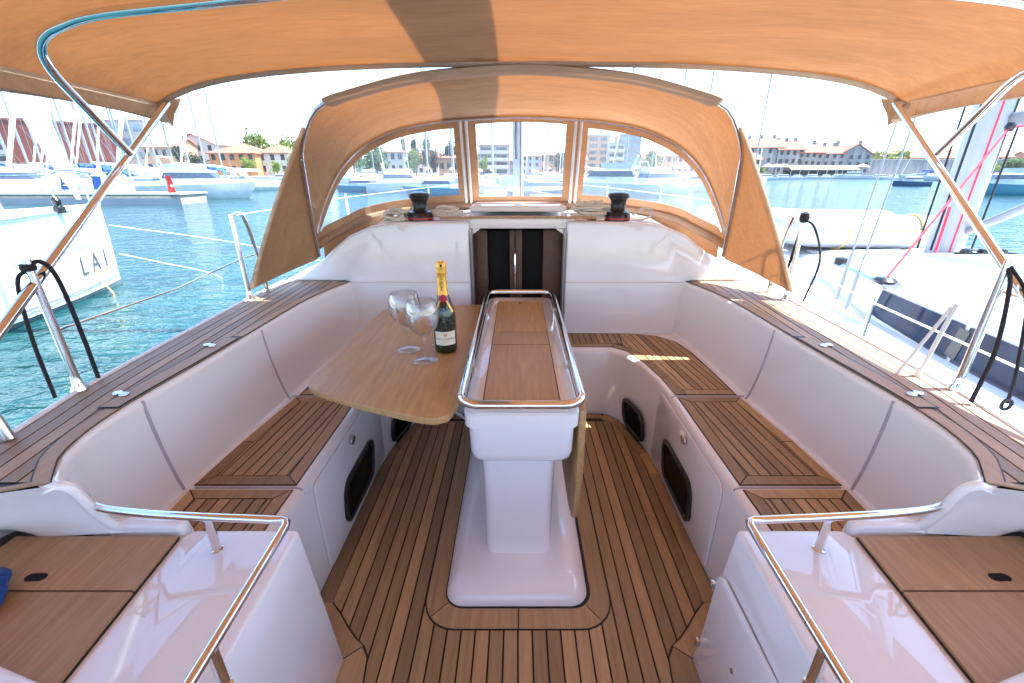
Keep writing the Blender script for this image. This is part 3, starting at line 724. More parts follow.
# ---- bottle
bz = .6225; bp = atz(445, 353, bz); bx, by = bp.x, bp.y+.03
bottle = thing('champagne_bottle', 'dark green champagne bottle with gold foil neck on the raised table leaf', 'bottle', (bx, by, bz))
SB = .98
prof = [(0, 0), (.036, 0), (.0405, .004), (.0415, .012), (.0415, .125), (.0405, .140), (.036, .160), (.029, .182), (.0215, .205), (.0175, .225), (.0158, .245), (.0152, .285)]
mb = MB(); mb.lathe([(r*SB, z*SB+bz) for r, z in prof], (bx, by, 0), 32); mb.build('bottle_body', 'bottle_glass', bottle, ang=50)
mb = MB(); mb.lathe([(r*SB, z*SB+bz) for r, z in ((.0206, .210), (.0186, .2245), (.0168, .245), (.0162, .27), (.0160, .282), (.0172, .284), (.0178, .292), (.0172, .300), (.0178, .304), (.0182, .312), (.0172, .322), (.013, .328), (0, .3285))], (bx, by, 0), 32); mb.build('foil_cap', 'gold_foil', bottle, ang=50)
fa = math.atan2(-by, -bx)                                   # label faces the camera side
def cyl(r, z0, rot=False):
    def fn(x, y):
        if rot: x, y = -y, x
        a = fa+.0+x/r; return V((bx+r*math.cos(a), by+r*math.sin(a), bz+z0+y))
    return fn
def patch(w, h, r, z0, n=14, rnd=.25):
    mb = MB(); f = cyl(r, z0)
    mb.grid([[f(-w/2+w*i/n, q) for i in range(n+1)] for q in (-h/2, h/2)]); return mb
lab = patch(.078, .050, .0412, .058).build('label', 'paper', bottle)
mb = MB(); text_onto(mb, 'MOËT & CHANDON', .0088, cyl(.0416, .056)); text_onto(mb, 'CHAMPAGNE', .004, cyl(.0416, .046)); mb.build('label_text', 'ink', lab)
mb = MB(); f = cyl(.0416, .071); mb.face([f(.007*math.cos(a*math.pi/8), .0045*math.sin(a*math.pi/8)) for a in range(16)])
f = cyl(.0416, .0385); mb.face([f(x, y) for x, y in ((-.02, -.0006), (.02, -.0006), (.02, .0006), (-.02, .0006))]); mb.build('label_emblem', 'gold_ink', lab)
mb = MB()
def neck(x, y):
    u, v_ = -y, x
    zz = .251+v_; rr = (.0170+max(0, .262-zz)*.052)*SB+.0004; a = fa+u/rr
    return V((bx+rr*math.cos(a), by+rr*math.sin(a), bz+zz*SB))
text_onto(mb, 'MOËT', .0165, neck); mb.build('neck_text', 'ink', bottle)
mb = MB(); f = cyl(.0185, .308); mb.face([f(.004*math.cos(a*math.pi/4), .005*math.sin(a*math.pi/4)) for a in range(8)]); mb.build('foil_mark', 'ink', bottle)
mb = MB()
def seal(r_):
    return [V((bx, by, bz))+V((math.cos(fa+u/.022)*(.0222+.0012+(.212-zz)*.30), math.sin(fa+u/.022)*(.0222+.0012+(.212-zz)*.30), zz*SB)) for u, zz in [(r_*math.cos(a*math.pi/10), .203+r_*math.sin(a*math.pi/10)) for a in range(20)]]
mb.face(seal(.0125)); mb.build('neck_seal', 'seal_red', bottle)
mb = MB()
for q in (-1, 1):
    mb.grid([[V((bx, by, bz))+V((math.cos(fa+q*a)*r*SB, math.sin(fa+q*a)*r*SB, z*SB)) for a in (a0, a0+.22)] for a0, r, z in ((.3, .0252, .198), (.45, .030, .184), (.62, .0352, .168), (.8, .0392, .152))])
mb.build('neck_ribbon', 'gold_foil', bottle, solid=.0006)
# ---- wine glasses
def glass(px, py, label):
    p = atz(px, py, bz); g = thing('wine_glass', label, 'wine glass', p, 0, 'balloon wine glasses on the table leaf')
    o = [(0, .002), (.037, .0012), (.040, .002), (.039, .0035), (.02, .006), (.007, .012), (.0042, .02), (.0038, .06), (.0042, .082), (.010, .091), (.030, .104), (.046, .124), (.0545, .150), (.055, .168), (.050, .195), (.0455, .212)]
    i_ = [(.0444, .2125), (.0490, .195), (.0539, .168), (.0534, .150), (.0449, .125), (.029, .1057), (.010, .0942), (0, .093)]
    mb = MB(); mb.lathe(o+i_, (0, 0, 0), 36)
    gg = mb.build('glass_body', 'clear_glass', g, local=True, ang=70); g.location = p
    return g
glass(409, 350, 'empty stemmed wine glass farther back, left of the other one and half hidden by it')
glass(426, 361, 'empty stemmed wine glass nearer the camera, standing close beside the bottle')
# ---- winches
def winch(x, y, z, label):
    w_ = thing('winch', label, 'winch', (x, y, z), 0)
    mb = MB(); mb.lathe([(.062, 0), (.066, .006), (.066, .040), (.060, .052), (.046, .060)], n=28, caps=True); bs = mb.build('winch_base', 'black_plastic', w_, local=True)
    mb = MB(); mb.lathe([(.0668, .018), (.0668, .026)], n=28); mb.build('base_ring', 'red_paint', bs, local=True)
    mb = MB(); mb.lathe([(.046, .058), (.040, .068), (.040, .105), (.046, .115), (.050, .120), (.050, .126)], n=28); mb.build('drum', 'black_plastic', w_, local=True)
    mb = MB(); mb.lathe([(.052, .124), (.055, .130), (.055, .140), (.048, .147), (.016, .150), (.014, .146), (0, .146)], n=28); mb.build('self_tailer', 'black_plastic', w_, local=True)
    mb = MB(); mb.lathe([(.030, .1475), (.031, .151), (.018, .153), (.016, .149)], n=20); mb.build('drum_cap', 'chrome_dull', w_, local=True)
    return w_
winch(-.515, 2.36, .972, 'black winch with red ring on the cabin top, left of the companionway')
winch(.525, 2.36, .972, 'black winch with red ring on the cabin top, right of the companionway')
def rope_heap(name, label, c, rx, ry, h, mat, loops, r=.007, seed=1):
    rd = random.Random(seed); mb = MB()
    pts = []
    for k in range(loops*9):
        a = k*2*math.pi/9; q = .45+.55*rd.random()
        pts.append(V((c[0]+rx*q*math.cos(a)+rd.uniform(-.01, .01), c[1]+ry*q*math.sin(a), c[2]+r+h*(k/(loops*9))*rd.uniform(.5, 1.))))
    mb.tube(catmull(pts, 4), r, 6)
    return tag(mb.build(name, mat), label, 'rope')
rope_heap('rope_coil', 'loose heap of white rope right beside the left winch, on its outer side', (-.645, 2.36, .965), .075, .06, .095, 'white_rope', 8, seed=2)
rope_heap('rope_coil', 'white rope tails lying between left winch and the hatch', (-.38, 2.38, .99), .085, .055, .06, 'white_rope', 7, seed=3)
rope_heap('rope_coil', 'big heap of cream rope between the hatch and right winch', (.385, 2.37, .985), .105, .065, .10, 'white_rope', 11, seed=5)
mb = MB(); mb.tube(catmull([(.60, 2.33, .98), (.64, 2.33, .985), (.68, 2.32, 1.0), (.70, 2.33, 1.025), (.68, 2.34, 1.045), (.64, 2.34, 1.04), (.60, 2.34, 1.01)], 5), .006, 6)
tag(mb.build('rope_loop', 'white_rope'), 'single loop of white rope standing out right of the right winch', 'rope')
mb = MB(); pts = []
for k in range(40): a = k*.9; pts.append(V((.10+.02*math.sin(k*.33)+.445-.02*0+.035*math.cos(a)-.13, 2.42+.03*math.sin(a), 1.0+.02*math.sin(a*1.3)+k*.0006)))
mb.tube(catmull(pts, 3), .006, 6); tag(mb.build('rope_coil', 'black_rope'), 'dark flecked rope tucked behind the cream rope by right winch', 'rope')
# blue knotted rope at the left edge
mb = MB(); c = V((-.918, .528, .533))
mb.tube(catmull([c+V(q) for q in ((-.10, .0, .0), (-.05, .03, .012), (.0, .03, .02), (.015, .0, .03), (-.02, -.03, .02), (-.06, -.02, .03), (-.03, .02, .04), (.012, .01, .018), (.022, -.02, .002), (.0, -.06, -.005))], 6), .013, 10)
tag(mb.build('blue_rope', 'blue_rope'), 'blue knotted rope end lying on the left teak lid', 'rope')
# black lashings on the stanchions
mb = MB(); mb.tube(catmull([(-1.19, 1.03, DZ+.335), (-1.175, 1.055, DZ+.345), (-1.17, 1.075, DZ+.30), (-1.18, 1.09, DZ+.15), (-1.19, 1.097, DZ+.008)], 6), .0055, 8)
mb.tube(catmull([(-1.19, 1.035, DZ+.33), (-1.20, 1.01, DZ+.30), (-1.20, .99, DZ+.16), (-1.195, .98, DZ+.008)], 6), .0045, 8)
mb.lathe([(0, -.012), (.014, -.008), (.016, 0), (.014, .008), (0, .012)], (-1.187, 1.035, DZ+.335), 12)
tag(mb.build('lashing_rope', 'black_rope'), 'black rope hanging from the left stanchion over the turquoise water', 'rope')
mb = MB(); mb.tube(catmull([(1.185, 1.035, DZ+.34), (1.172, 1.0, DZ+.29), (1.155, .96, DZ+.15), (1.145, .955, DZ+.01)], 6), .0048, 8)
mb.tube(catmull([(1.185, 1.03, DZ+.34), (1.20, .98, DZ+.27), (1.205, .94, DZ+.10), (1.205, .93, DZ+.02)], 6), .0042, 8)
mb.tube([(1.205+.012*math.cos(a*math.pi/6), .93, DZ+.016+.014*math.sin(a*math.pi/6)) for a in range(12)], .004, 6, closed=True)
tag(mb.build('lashing_rope', 'black_rope'), 'black rope pair with a shackle on the right stanchion', 'rope')
mb = MB(); mb.tube(catmull([(1.235, 1.92, DZ+.36), (1.225, 1.93, DZ+.2), (1.22, 1.94, DZ+.08)], 5), .006, 8); mb.tube(catmull([(1.235, 1.92, DZ+.36), (1.25, 1.86, DZ+.33), (1.265, 1.80, DZ+.2), (1.25, 1.82, DZ+.02)], 5), .0042, 8)
mb.lathe([(0, DZ+.34), (.016, DZ+.35), (.020, DZ+.367), (.016, DZ+.385), (0, DZ+.395)], (1.235, 1.92, 0), 12)
tag(mb.build('lashing_rope', 'black_rope'), 'black knot and cord on the stanchion behind the right sprayhood flap', 'rope')

# ================================================================ SPRAYHOOD
hood = thing('sprayhood', 'tan canvas sprayhood with three clear windows over the companionway', 'sprayhood', (0, 2.3, .95))
OFF = .016
def sym(L_): return [V((-p[0], p[1], p[2])) for p in L_[::-1]]
arch_h = [(0, 2.600, 1.502), (.31, 2.60, 1.488), (.46, 2.585, 1.474), (.635, 2.55, 1.440), (.75, 2.52, 1.395), (.845, 2.48, 1.340), (.91, 2.42, 1.27), (.960, 2.37, 1.19), (1.01, 2.30, 1.06), (1.035, 2.265, .97), (1.05, 2.25, .89)]
base_h = [(0, 2.75, 1.050), (.31, 2.75, 1.046), (.46, 2.72, 1.038), (.635, 2.685, 1.025), (.75, 2.65, 1.012), (.845, 2.60, .995), (.91, 2.53, .975), (.960, 2.45, .945), (1.01, 2.34, .915), (1.035, 2.28, .895), (1.052, 2.25, .878)]
hoop_h = [(0, 1.893, 1.592), (.225, 1.899, 1.582), (.46, 1.908, 1.558), (.69, 1.928, 1.512), (.78, 1.940, 1.488), (.845, 1.955, 1.452), (.91, 1.99, 1.375), (.965, 2.037, 1.272), (1.005, 2.12, 1.09), (1.045, 2.235, .835)]
sh = lambda L_: [V((p[0]+OFF, p[1], p[2])) for p in L_]
arch = sh(sym(arch_h)[:-1]+[V(p) for p in arch_h]); base = sh(sym(base_h)[:-1]+[V(p) for p in base_h]); hoop = sh(sym(hoop_h)[:-1]+[V(p) for p in hoop_h])
NA = 61
archS = catmull(arch, 5); hoopS = catmull(hoop, 5)
ar, hp = resample(archS, NA), resample(hoopS, NA)
mb = MB(); rows = []
for i in range(NA):
    r = []
    for k in range(11):
        f = k/10; p = ar[i].lerp(hp[i], f)
        p = p+V((0, 0, .028*math.sin(math.pi*f)*(1-abs(i-30)/34)**.5))
        r.append(p)
    rows.append(r)
mb.grid(rows); roof = mb.build('hood_canopy', 'canvas', hood, solid=.003, ang=80)
mb = MB(); rows = []
for i in range(15, NA-15):
    d = (ar[i]-hp[i]).normalized(); up = V((0, 0, 1))
    rows.append([hp[i]+V((0, 0, .006))-d*.010, hp[i]-d*.034+V((0, 0, -.006)), hp[i]-d*.004+V((0, 0, -.018)), hp[i]+d*.06+V((0, 0, -.010)), hp[i]+d*.105+V((0, 0, -.004+.028*math.sin(math.pi*.18)*(1-abs(i-30)/34)**.5))])
mb.grid(rows); mb.build('hem_sleeve', 'canvas_hem', hood, solid=.002, ang=80)
for seg in (hp[2:17], hp[NA-17:-2]):
    mb = MB(); mb.tube([p+V((0, .004, -.008)) for p in seg], .0095, 10); mb.build('hood_hoop', 'chrome_dull', hood)
# window band: frame strips and clear panes
def band(i0, i1, name, bw):
    A = catmull(arch[i0:i1+1], 5); B = catmull(base[i0:i1+1], 5); n = len(A)
    fr = MB(); pn = MB(); rowsP = []
    for q in range(n):
        a, b = A[q], B[q]; h = (a-b).length
        t = min(.46, bw/max(h, 1e-4))
        rowsP.append((b, b.lerp(a, t), a.lerp(b, t*.85), a))
    # metric border at the two ends
    def endcut(k0, step, w_):
        acc = 0; k = k0
        while acc < w_ and 0 <= k+step < n: acc += (A[k+step]-A[k]).length*.5+(B[k+step]-B[k]).length*.5; k += step
        return k
    kl, kr = endcut(0, 1, bw), endcut(n-1, -1, bw)
    fr.grid([[r[0], r[1]] for r in rowsP]); fr.grid([[r[2], r[3]] for r in rowsP])
    fr.grid([[r[1], r[2]] for r in rowsP[:kl+1]]); fr.grid([[r[1], r[2]] for r in rowsP[kr:]])
    pn.grid([[r[1].lerp(r[2], g/6) for g in range(7)] for r in rowsP[kl:kr+1]])
    fo = fr.build('window_frame', 'canvas', hood, solid=.003, ang=60)
    pn.build('window_pane', 'vinyl', fo, ang=80)
band(9, 11, 'window', .036); band(0, 9, 'window', .052); band(11, 20, 'window', .052)
mb = MB(); mb.tube([p+V((0, -.012, -.008)) for p in archS[3:-3]], .0085, 8)
mb.build('window_hoop', 'chrome_dull', hood)
for q, dx in ((9, -.018), (9, .012), (11, .018), (11, -.012)):
    mb = MB(); mb.tube([base[q]+V((dx, -.012, 0)), arch[q]+V((dx, -.012, -.004))], .009, 8); mb.build('window_post', 'offwhite_paint', hood)
mb = MB(); mb.grid([[p+V((0, 0, 0)), p+V((p.x*.012, -.01, -.05)), p+V((p.x*.012, -.015, -.11))] for p in catmull(base, 5)[7:-7]]); mb.build('base_skirt', 'canvas', hood, solid=.003)
mb = MB(); mb.tube([p+V((0, 0, -.012)) for p in catmull(base, 5)], .022, 10); mb.build('base_roll', 'canvas', hood)
for s in (-1, 1):
    e = (hp[0] if s < 0 else hp[-1]); ap = V((OFF+s*.965, 2.037, 1.272))
    mb = MB(); mb.tube([e+V((0, -.004, -.02)), V((OFF+s*1.0, 2.12, 1.09)), ap+V((-s*.006, -.004, 0))], .0095, 10); mb.build('hood_tube', 'chrome_dull', hood)
    aft = V((s*1.235+OFF*0, 1.955 if s < 0 else 1.90, .715)); e2 = V((OFF+s*1.055, 2.235, .80))
    mb = MB(); rows = []
    hs = [p for p in (hp[:30] if s < 0 else hp[::-1][:30]) if p.z < 1.42][::-1]
    ap2 = hs[0]; fw = resample(hs[:-1]+[e2], 13); up_ = [ap2.lerp(aft, f)+V((s*.012*math.sin(math.pi*f), 0, 0)) for f in [k/12 for k in range(13)]]
    for a, b in zip(up_, fw): rows.append([a.lerp(b, g/5)+V((s*.010*math.sin(math.pi*g/5), 0, 0)) for g in range(6)])
    mb.grid(rows); mb.build('side_flap', 'canvas', hood, solid=.003, ang=80)
    # outer strip of cloth between aft edge of the hood and the flap, doubled hem
    mb = MB(); mb.tube([ap2+V((s*.004, -.002, .0))]+[p+V((s*.006, -.004, 0)) for p in up_[1:]], .009, 8); mb.build('flap_hem', 'canvas_hem', hood)
    mb = MB()
    vtx = [(V((OFF+s*.985, 2.10, 1.19)), V((OFF+s*1.0, 2.2, 1.10)), V((OFF+s*1.012, 2.14, 1.04)))]
    for a, b, c in vtx: mb.face([a+V((-s*.02, 0, 0)), b+V((-s*.02, 0, 0)), c+V((-s*.02, 0, 0))])
    mb.build('side_window', 'vinyl', hood)
# ================================================================ BIMINI
bim = thing('bimini_awning', 'tan canvas bimini awning stretched over the cockpit on steel bows', 'awning', (0, .6, 1.45))
BX = .05; BW = 1.425; BY = 1.885
def bz_(x, y):
    q = abs(x)/BW
    c = 1.604+.022*(1-((y-.95)/(BY-.95))**2 if y > .1 else 0)-(.02*max(0, .1-y))
    return c-.040*q**2-.050*q**4-.045*q**12
mb = MB(); rows = []
ys = [BY, 1.80, 1.7, 1.58, 1.44, 1.3, 1.1, .9, .65, .4, .1, -.3, -.8, -1.3]
xs = [-BW+2*BW*k/44 for k in range(45)]
def wrk(x, y):
    # tension folds that run from the forward corners towards the second bow
    f = 0
    for sg in (-1, 1):
        dx_, dy_ = sg*BW-x, BY-y; r_ = math.hypot(dx_, dy_)+1e-6; a_ = math.atan2(dy_, abs(dx_))
        f += .007*math.sin(a_*15)*max(0, 1-r_/.95)*min(1, r_/.15)*min(1, max(0, dy_)/.06)
    return f
ys = [BY-.035*k for k in range(28)]+[.85, .65, .4, .1, -.3, -.8, -1.3]
xs2 = [-BW+2*BW*k/110 for k in range(111)]
for y in ys: rows.append([V((x+BX, y, bz_(x, y)-.004*math.sin(x*9+y*3)*(1-(x/BW)**2)+wrk(x, y))) for x in xs2])
mb.grid(rows); mb.build('canopy', 'canvas', bim, solid=.003, ang=80)
for s in (-1, 1):
    mb = MB(); rows = []
    for y in [BY-.06*k for k in range(54)]:
        z = bz_(BW, y); rows.append([V((s*BW+BX, y, z+.004)), V((s*(BW+.009)+BX, y, z-.012)), V((s*(BW+.004*math.sin(y*14))+BX, y, z-.066-.006*math.sin(y*7))), V((s*(BW-.015)+BX, y, z-.060))])
    mb.grid(rows); mb.build('valance', 'canvas_hem', bim, solid=.002, ang=70)
    mb = MB(); c = V((s*BW+BX, BY, bz_(BW, BY)))
    mb.grid([[c+V((s*.012, -.05, .004)), c+V((s*.006, .006, .008)), c+V((-s*.07, .010, .016))], [c+V((s*.012, -.04, -.035)), c+V((s*.010, .014, -.03)), c+V((-s*.045, .018, -.012))], [c+V((s*.006, -.01, -.06)), c+V((-s*.006, .018, -.078)), c+V((-s*.022, .020, -.035))]])
    mb.build('corner_tab', 'canvas_hem', bim, solid=.003)
    mb = MB(); mb.tube([(s*(BW-.035)+BX, BY-.02, bz_(BW-.035, BY)-.02), (s*1.185+BX*.3, .93, .90), (s*1.15, .62, .685)], .0115, 12); mb.build('front_post', 'steel', bim)
    mb = MB(); mb.lathe([(.018, .675), (.018, .70)], (s*1.15, .62, 0), 12, caps=True); mb.build('post_foot', 'steel', bim)
b2 = [V(at(*q)) for q in ((130, 154, 1.49), (90, 112, 1.39), (58, 78, 1.29), (45, 60, 1.25), (41, 46, 1.22), (46, 34, 1.20), (62, 25, 1.19), (100, 14, 1.18), (200, 3, 1.165), (350, -12, 1.14))]
b2 = [V((p.x-BX, p.y, p.z)) for p in b2]
full = b2+[V((0, 1.12, b2[-1].z+.010))]+[V((-p.x, p.y-(.07 if k < 7 else 0), p.z+(.004 if k < 6 else 0))) for k, p in enumerate(b2[::-1])]
mb = MB(); mb.tube(catmull([p+V((BX, 0, 0)) for p in full], 6), .0115, 12); mb.build('second_bow', 'steel', bim)
mb = MB(); mb.tube(catmull([V((x+BX, BY-.01, bz_(x, BY)-.006)) for x in (-1.36, -1.3, -1.1, -.8, -.4, 0, .4, .8, 1.1, 1.3, 1.36)], 4), .006, 8); mb.build('front_bow', 'canvas_hem', bim)
mb = MB(); mb.grid([[V((x+BX, BY+.002, bz_(x, BY)+.003)), V((x+BX, BY+.007, bz_(x, BY)-.008)), V((x+BX, BY-.010, bz_(x, BY-.01)-.017)), V((x+BX, BY-.032, bz_(x, BY-.03)-.006))] for x in xs]); mb.build('front_hem', 'canvas_hem', bim, solid=.002, ang=80)
mb = MB(); mb.tube([V((x+BX, .1, bz_(x, .1)-.012)) for x in xs[1:-1:3]], .0115, 10); mb.build('aft_bow', 'steel', bim)
# ================================================================ WATER, SHORE
mb = MB(); mb.face([(-1500, -80, ZW), (1500, -80, ZW), (1500, 1600, ZW), (-1500, 1600, ZW)]); struct(mb.build('sea', 'sea'))
shore_line = [(-900, 96), (-150, 100), (-62, 108), (-40, 118), (-20, 128), (15, 134), (48, 138), (70, 150), (140, 154), (230, 150), (900, 140)]
mb = MB(); mb.grid([[(x, y, -1.2), (x, y, .30), (x*1.0, y+1500, .30)] for x, y in shore_line]); struct(mb.build('shore_ground', 'quay_stone', ang=20))
mb = MB(); hp_ = []
rd = random.Random(3)
for k in range(41):
    x = -900+45*k; hgt = 16+8*math.sin(k*.8)+6*math.sin(k*2.1)
    hp_.append([(x, 420, -1), (x+10, 520, hgt*.7), (x, 640, hgt), (x, 900, -1)])
mb.grid(hp_); struct(mb.build('hills', 'leaf_dark', ang=80))
# ================================================================ NEIGHBOUR ON THE LEFT
lb = thing('sailing_yacht', 'white sailing yacht at far left with grey LA1 lettering on its bow', 'sailing yacht', (-7.3, 7.75, ZW))
mb = MB(); rows = []; wrow = []
def lbsec(d):
    deck = 1.80*(1-math.exp(-d/3.5)); wl = 1.66*(1-math.exp(-d/3.8)); zd = .70-.012*d
    return deck, wl, zd
ds = [0, .15, .35, .6, 1, 1.5, 2.2, 3, 4, 5.5, 7, 9, 11]
for s in (-1, 1):
    mb.grid([[(-7.27+s*(lambda q: max(.012, q))(dk), 7.83-d*1.0, zd), (-7.28+s*max(.012, dk*.97), 7.82-d, zd-.05), (-7.28+s*max(.012, (dk*.62+wl*.38)), 7.80-d, .15), (-7.29+s*max(.011, wl*1.06), 7.76-d, -.42), (-7.29+s*max(.01, wl), 7.75-d, -.60)] for d in ds for dk, wl, zd in [lbsec(d)]])
mb.grid([[(-7.27+q*max(.012, dk)*.985, 7.83-d, zd-.01+.03*(1-q*q)) for q in (-1, -.5, 0, .5, 1)] for d in ds for dk, wl, zd in [lbsec(d)]])
lh = mb.build('hull', 'white_paint', lb, ang=50)
mb = MB()
for s in (-1, 1):
    mb.grid([[(-7.29+s*max(.012, wl*1.003), 7.755-d, -.60), (-7.29+s*max(.012, wl*.9), 7.75-d, -.72), (-7.29, 7.75-d, -1.0)] for d in ds for dk, wl, zd in [lbsec(d)]])
mb.build('antifouling', 'antifoul_grey', lh)
def lhull(d, z, off=.006):
    dk, wl, zd = lbsec(d)
    P4 = [(zd-.05, dk*.97, 7.82), (.15, dk*.62+wl*.38, 7.80), (-.42, wl*1.06, 7.76), (-.60, wl, 7.75)]
    for (za, xa, ya), (zb, xb, yb) in zip(P4, P4[1:]):
        if zb <= z <= za:
            f = (za-z)/(za-zb); return V((-7.283+max(.012, xa+(xb-xa)*f)+off, ya+(yb-ya)*f-d, z))
    return V((-7.28+P4[0][1]+off, P4[0][2]-d, z))
def seg_d(k): return .04+.26*k
for z0, z1, nm, mt in ((-.515, -.475, 'boot_stripe', 'wall_grey'), (.098, .108, 'pinstripe', 'grey_ink')):
    mb = MB(); mb.grid([[lhull(seg_d(k), z0), lhull(seg_d(k), z1)] for k in range(34)]); mb.build(nm, mt, lh)
mb = MB(); text_onto(mb, 'L A 1', .46, lambda x, y: lhull(.68-x*.85, -.17+y*.92, .012)); mb.build('bow_lettering', 'grey_ink', lh)
mb = MB(); text_onto(mb, 'KASCHE', .15, lambda x, y: lhull(.80-x*.8, .42+y, .012)); mb.build('maker_lettering', 'wall_grey', lh)
gs0 = V((-7.28, 7.5, .80)); gs1 = V((-7.3, 4.9, 15.))
mb = MB(); P_ = [gs0.lerp(gs1, f) for f in (0, .012, .03, .08, .2, .5, .8, 1)]; mb.tube(P_, [.03, .05, .10, .15, .16, .13, .08, .03], 12); mb.build('furled_headsail', 'offwhite_paint', lb)
mb = MB(); mb.tube([(-7.3, 3.2, .7), (-7.3, 3.1, 15.)], .09, 12); mb.build('mast', 'white_paint', lb)
mb = MB(); mb.prism(rrect(-8.4, -6.2, -2.5, 4.2, .5), .62, .95); mb.build('coachroof', 'white_paint', lb, bevel=.10, segs=3)
for x in (-6.85, -7.7):
    mb = MB(); s = 1 if x > -7.3 else -1
    mb.tube(catmull([(x, 6.7, .68), (x, 6.75, 1.2), (-7.3+s*.25, 7.5, 1.22), (-7.3+s*.1, 7.75, 1.15), (-7.3+s*.05, 7.75, .7)], 5), .014, 8); mb.build('pulpit', 'steel', lb)
for y in (5.2, 3.6):
    mb = MB(); xx = lbsec(7.8-y)[0]-7.33; mb.tube([(xx, y, .66), (xx, y, 1.25)], .013, 8); mb.build('stanchion', 'steel', lb)
mb = MB(); mb.lathe([(.07, .66), (.07, .74), (.045, .76), (.06, .84), (.03, .88)], (-6.75, 6.6, 0), 14, caps=True); mb.build('deck_winch', 'black_plastic', lb)
for a, b_, zz in ((6.7, 5.2, 1.18), (5.2, 3.6, 1.22)):
    mb = MB(); mb.tube([(lbsec(7.8-a)[0]-7.33, a, zz), (lbsec(7.8-b_)[0]-7.33, b_, zz)], .006, 6); mb.build('guard_wire', 'steel', lb)
def rope(name, label, pts, r, mat, group=None):
    mb = MB(); mb.tube(catmull(pts, 6), r, 6); return tag(mb.build(name, mat), label, 'rope', group)
rope('mooring_rope', 'upper white mooring rope stretching right from the LA1 bow over the water', [(-7.2, 7.8, .35), (-5.6, 8.4, -.02), (-4.2, 8.9, -.45), (-3.9, 9.0, ZW-.02)], .007, 'white_rope')
rope('mooring_rope', 'lower white mooring rope dipping into the water at the LA1 bow', [(-7.2, 7.8, -.15), (-6.6, 8.0, -.36), (-6.0, 8.15, -.55), (-5.7, 8.2, ZW-.02)], .007, 'white_rope')
rope('bow_rope', 'yellow rope hanging from the LA1 hull into the water', [lhull(.75, -.25, .02), lhull(.72, -.45, .05), V((-6.75, 7.0, ZW-.05))], .012, 'yellow_rope')
# ================================================================ NEIGHBOUR ON THE RIGHT
rb = thing('sailing_yacht', 'white sailing yacht alongside on the right with dark cabin windows', 'sailing yacht', (3.9, 3.0, ZW))
RX = 3.92
def rdz(y): return .10+.055*max(0, y-1.2)
def rhb(y): return 1.97*max(0, 1-max(0, (y-2.2)/7.3)**2.2) if y > 2.2 else 1.97-.012*(2.2-y)**2*.8
ys = [-4+.5*k for k in range(27)]+[9.45]
mb = MB()
for s in (-1, 1): mb.grid([[(RX+s*max(.01, rhb(y)), y, rdz(y)), (RX+s*max(.01, rhb(y)*1.005), y, rdz(y)-.06), (RX+s*max(.01, rhb(y)*.95), y, -.4), (RX+s*max(.01, rhb(y)*.8), y, -.75), (RX, y, -1.)] for y in ys])
mb.grid([[(RX+q*max(.01, rhb(y)-.004), y, rdz(y)-.004+.03*(1-q*q)) for q in (-1, -.6, 0, .6, 1)] for y in ys])
rh = mb.build('hull', 'deck_paint', rb, ang=50)
mb = MB()
for s in (-1, 1): mb.tube([(RX+s*(rhb(y)-.02), y, rdz(y)+.012) for y in ys[:-2]], .018, 8); 
mb.build('toe_rail', 'alu', rh)
# cabin: side leans inboard, front slopes down to the foredeck
mb = MB(); rows = []
for y, w_, h in ((-3.5, 1.36, .36), (0, 1.38, .36), (2.0, 1.36, .35), (3.0, 1.30, .32), (3.6, 1.15, .27), (4.2, .95, .17), (4.9, .70, .05), (5.2, .6, .0)):
    z0 = rdz(y)-.02
    rows.append([(RX-w_-.04, y, z0), (RX-w_, y, z0+.02+h*.15), (RX-w_+.05, y, z0+.02+h*.86), (RX-w_+.16, y, z0+.02+h), (RX-.4, y, z0+.06+h*1.12), (RX+.4, y, z0+.06+h*1.12), (RX+w_-.16, y, z0+.02+h), (RX+w_-.05, y, z0+.02+h*.86), (RX+w_, y, z0+.02+h*.15), (RX+w_+.04, y, z0)])
mb.grid([catmull(r, 3) for r in rows], caps=True); rc = mb.build('cabin', 'deck_paint', rb, ang=40)
def cabside(y, z):
    for (ya, wa, ha), (yb, wb, hb_) in zip(((-3.5, 1.36, .36), (0, 1.38, .36), (2.0, 1.36, .35), (3.0, 1.30, .32)), ((0, 1.38, .36), (2.0, 1.36, .35), (3.0, 1.30, .32), (3.6, 1.15, .27))):
        if ya <= y <= yb:
            f = (y-ya)/(yb-ya); w_ = wa+(wb-wa)*f; h = ha+(hb_-ha)*f; z0 = rdz(y)-.02
            q = (z-(z0+.02+h*.15))/(h*.71); return V((RX-w_+.05*q-.014, y, z))
for ya, yb in ((2.36, 3.05), (.3, 2.33), (-2.0, .27)):
    mb = MB(); rows = []
    for k in range(9):
        y = ya+(yb-ya)*k/8; zb_ = .125+.118*max(0, (y-1.9)/1.15) if y > 1.9 else .125; zt_ = .345+.045*(y-2.0) if y > 1.9 else .342
        rows.append([cabside(y, zb_), cabside(y, (zb_+zt_)/2), cabside(y, zt_+.03)])
    mb.grid(rows); mb.build('cabin_window', 'blue_glass', rc)
for y in (2.345,):
    mb = MB(); mb.grid([[cabside(y-.035, z)+V((-.004, 0, 0)), cabside(y+.035, z+.012)+V((-.004, 0, 0))] for z in (.19, .27, .36)]); mb.build('window_mullion', 'grey_ink', rc)
mb = MB(); mb.grid([[V((RX-1.02+.10*(y-2), y, rdz(y)+.355+.006)), V((RX-.985+.10*(y-2), y, rdz(y)+.358+.006))] for y in (.2, 1, 2, 2.6)]); mb.build('handrail', 'teak_deck', rc, solid=.03)
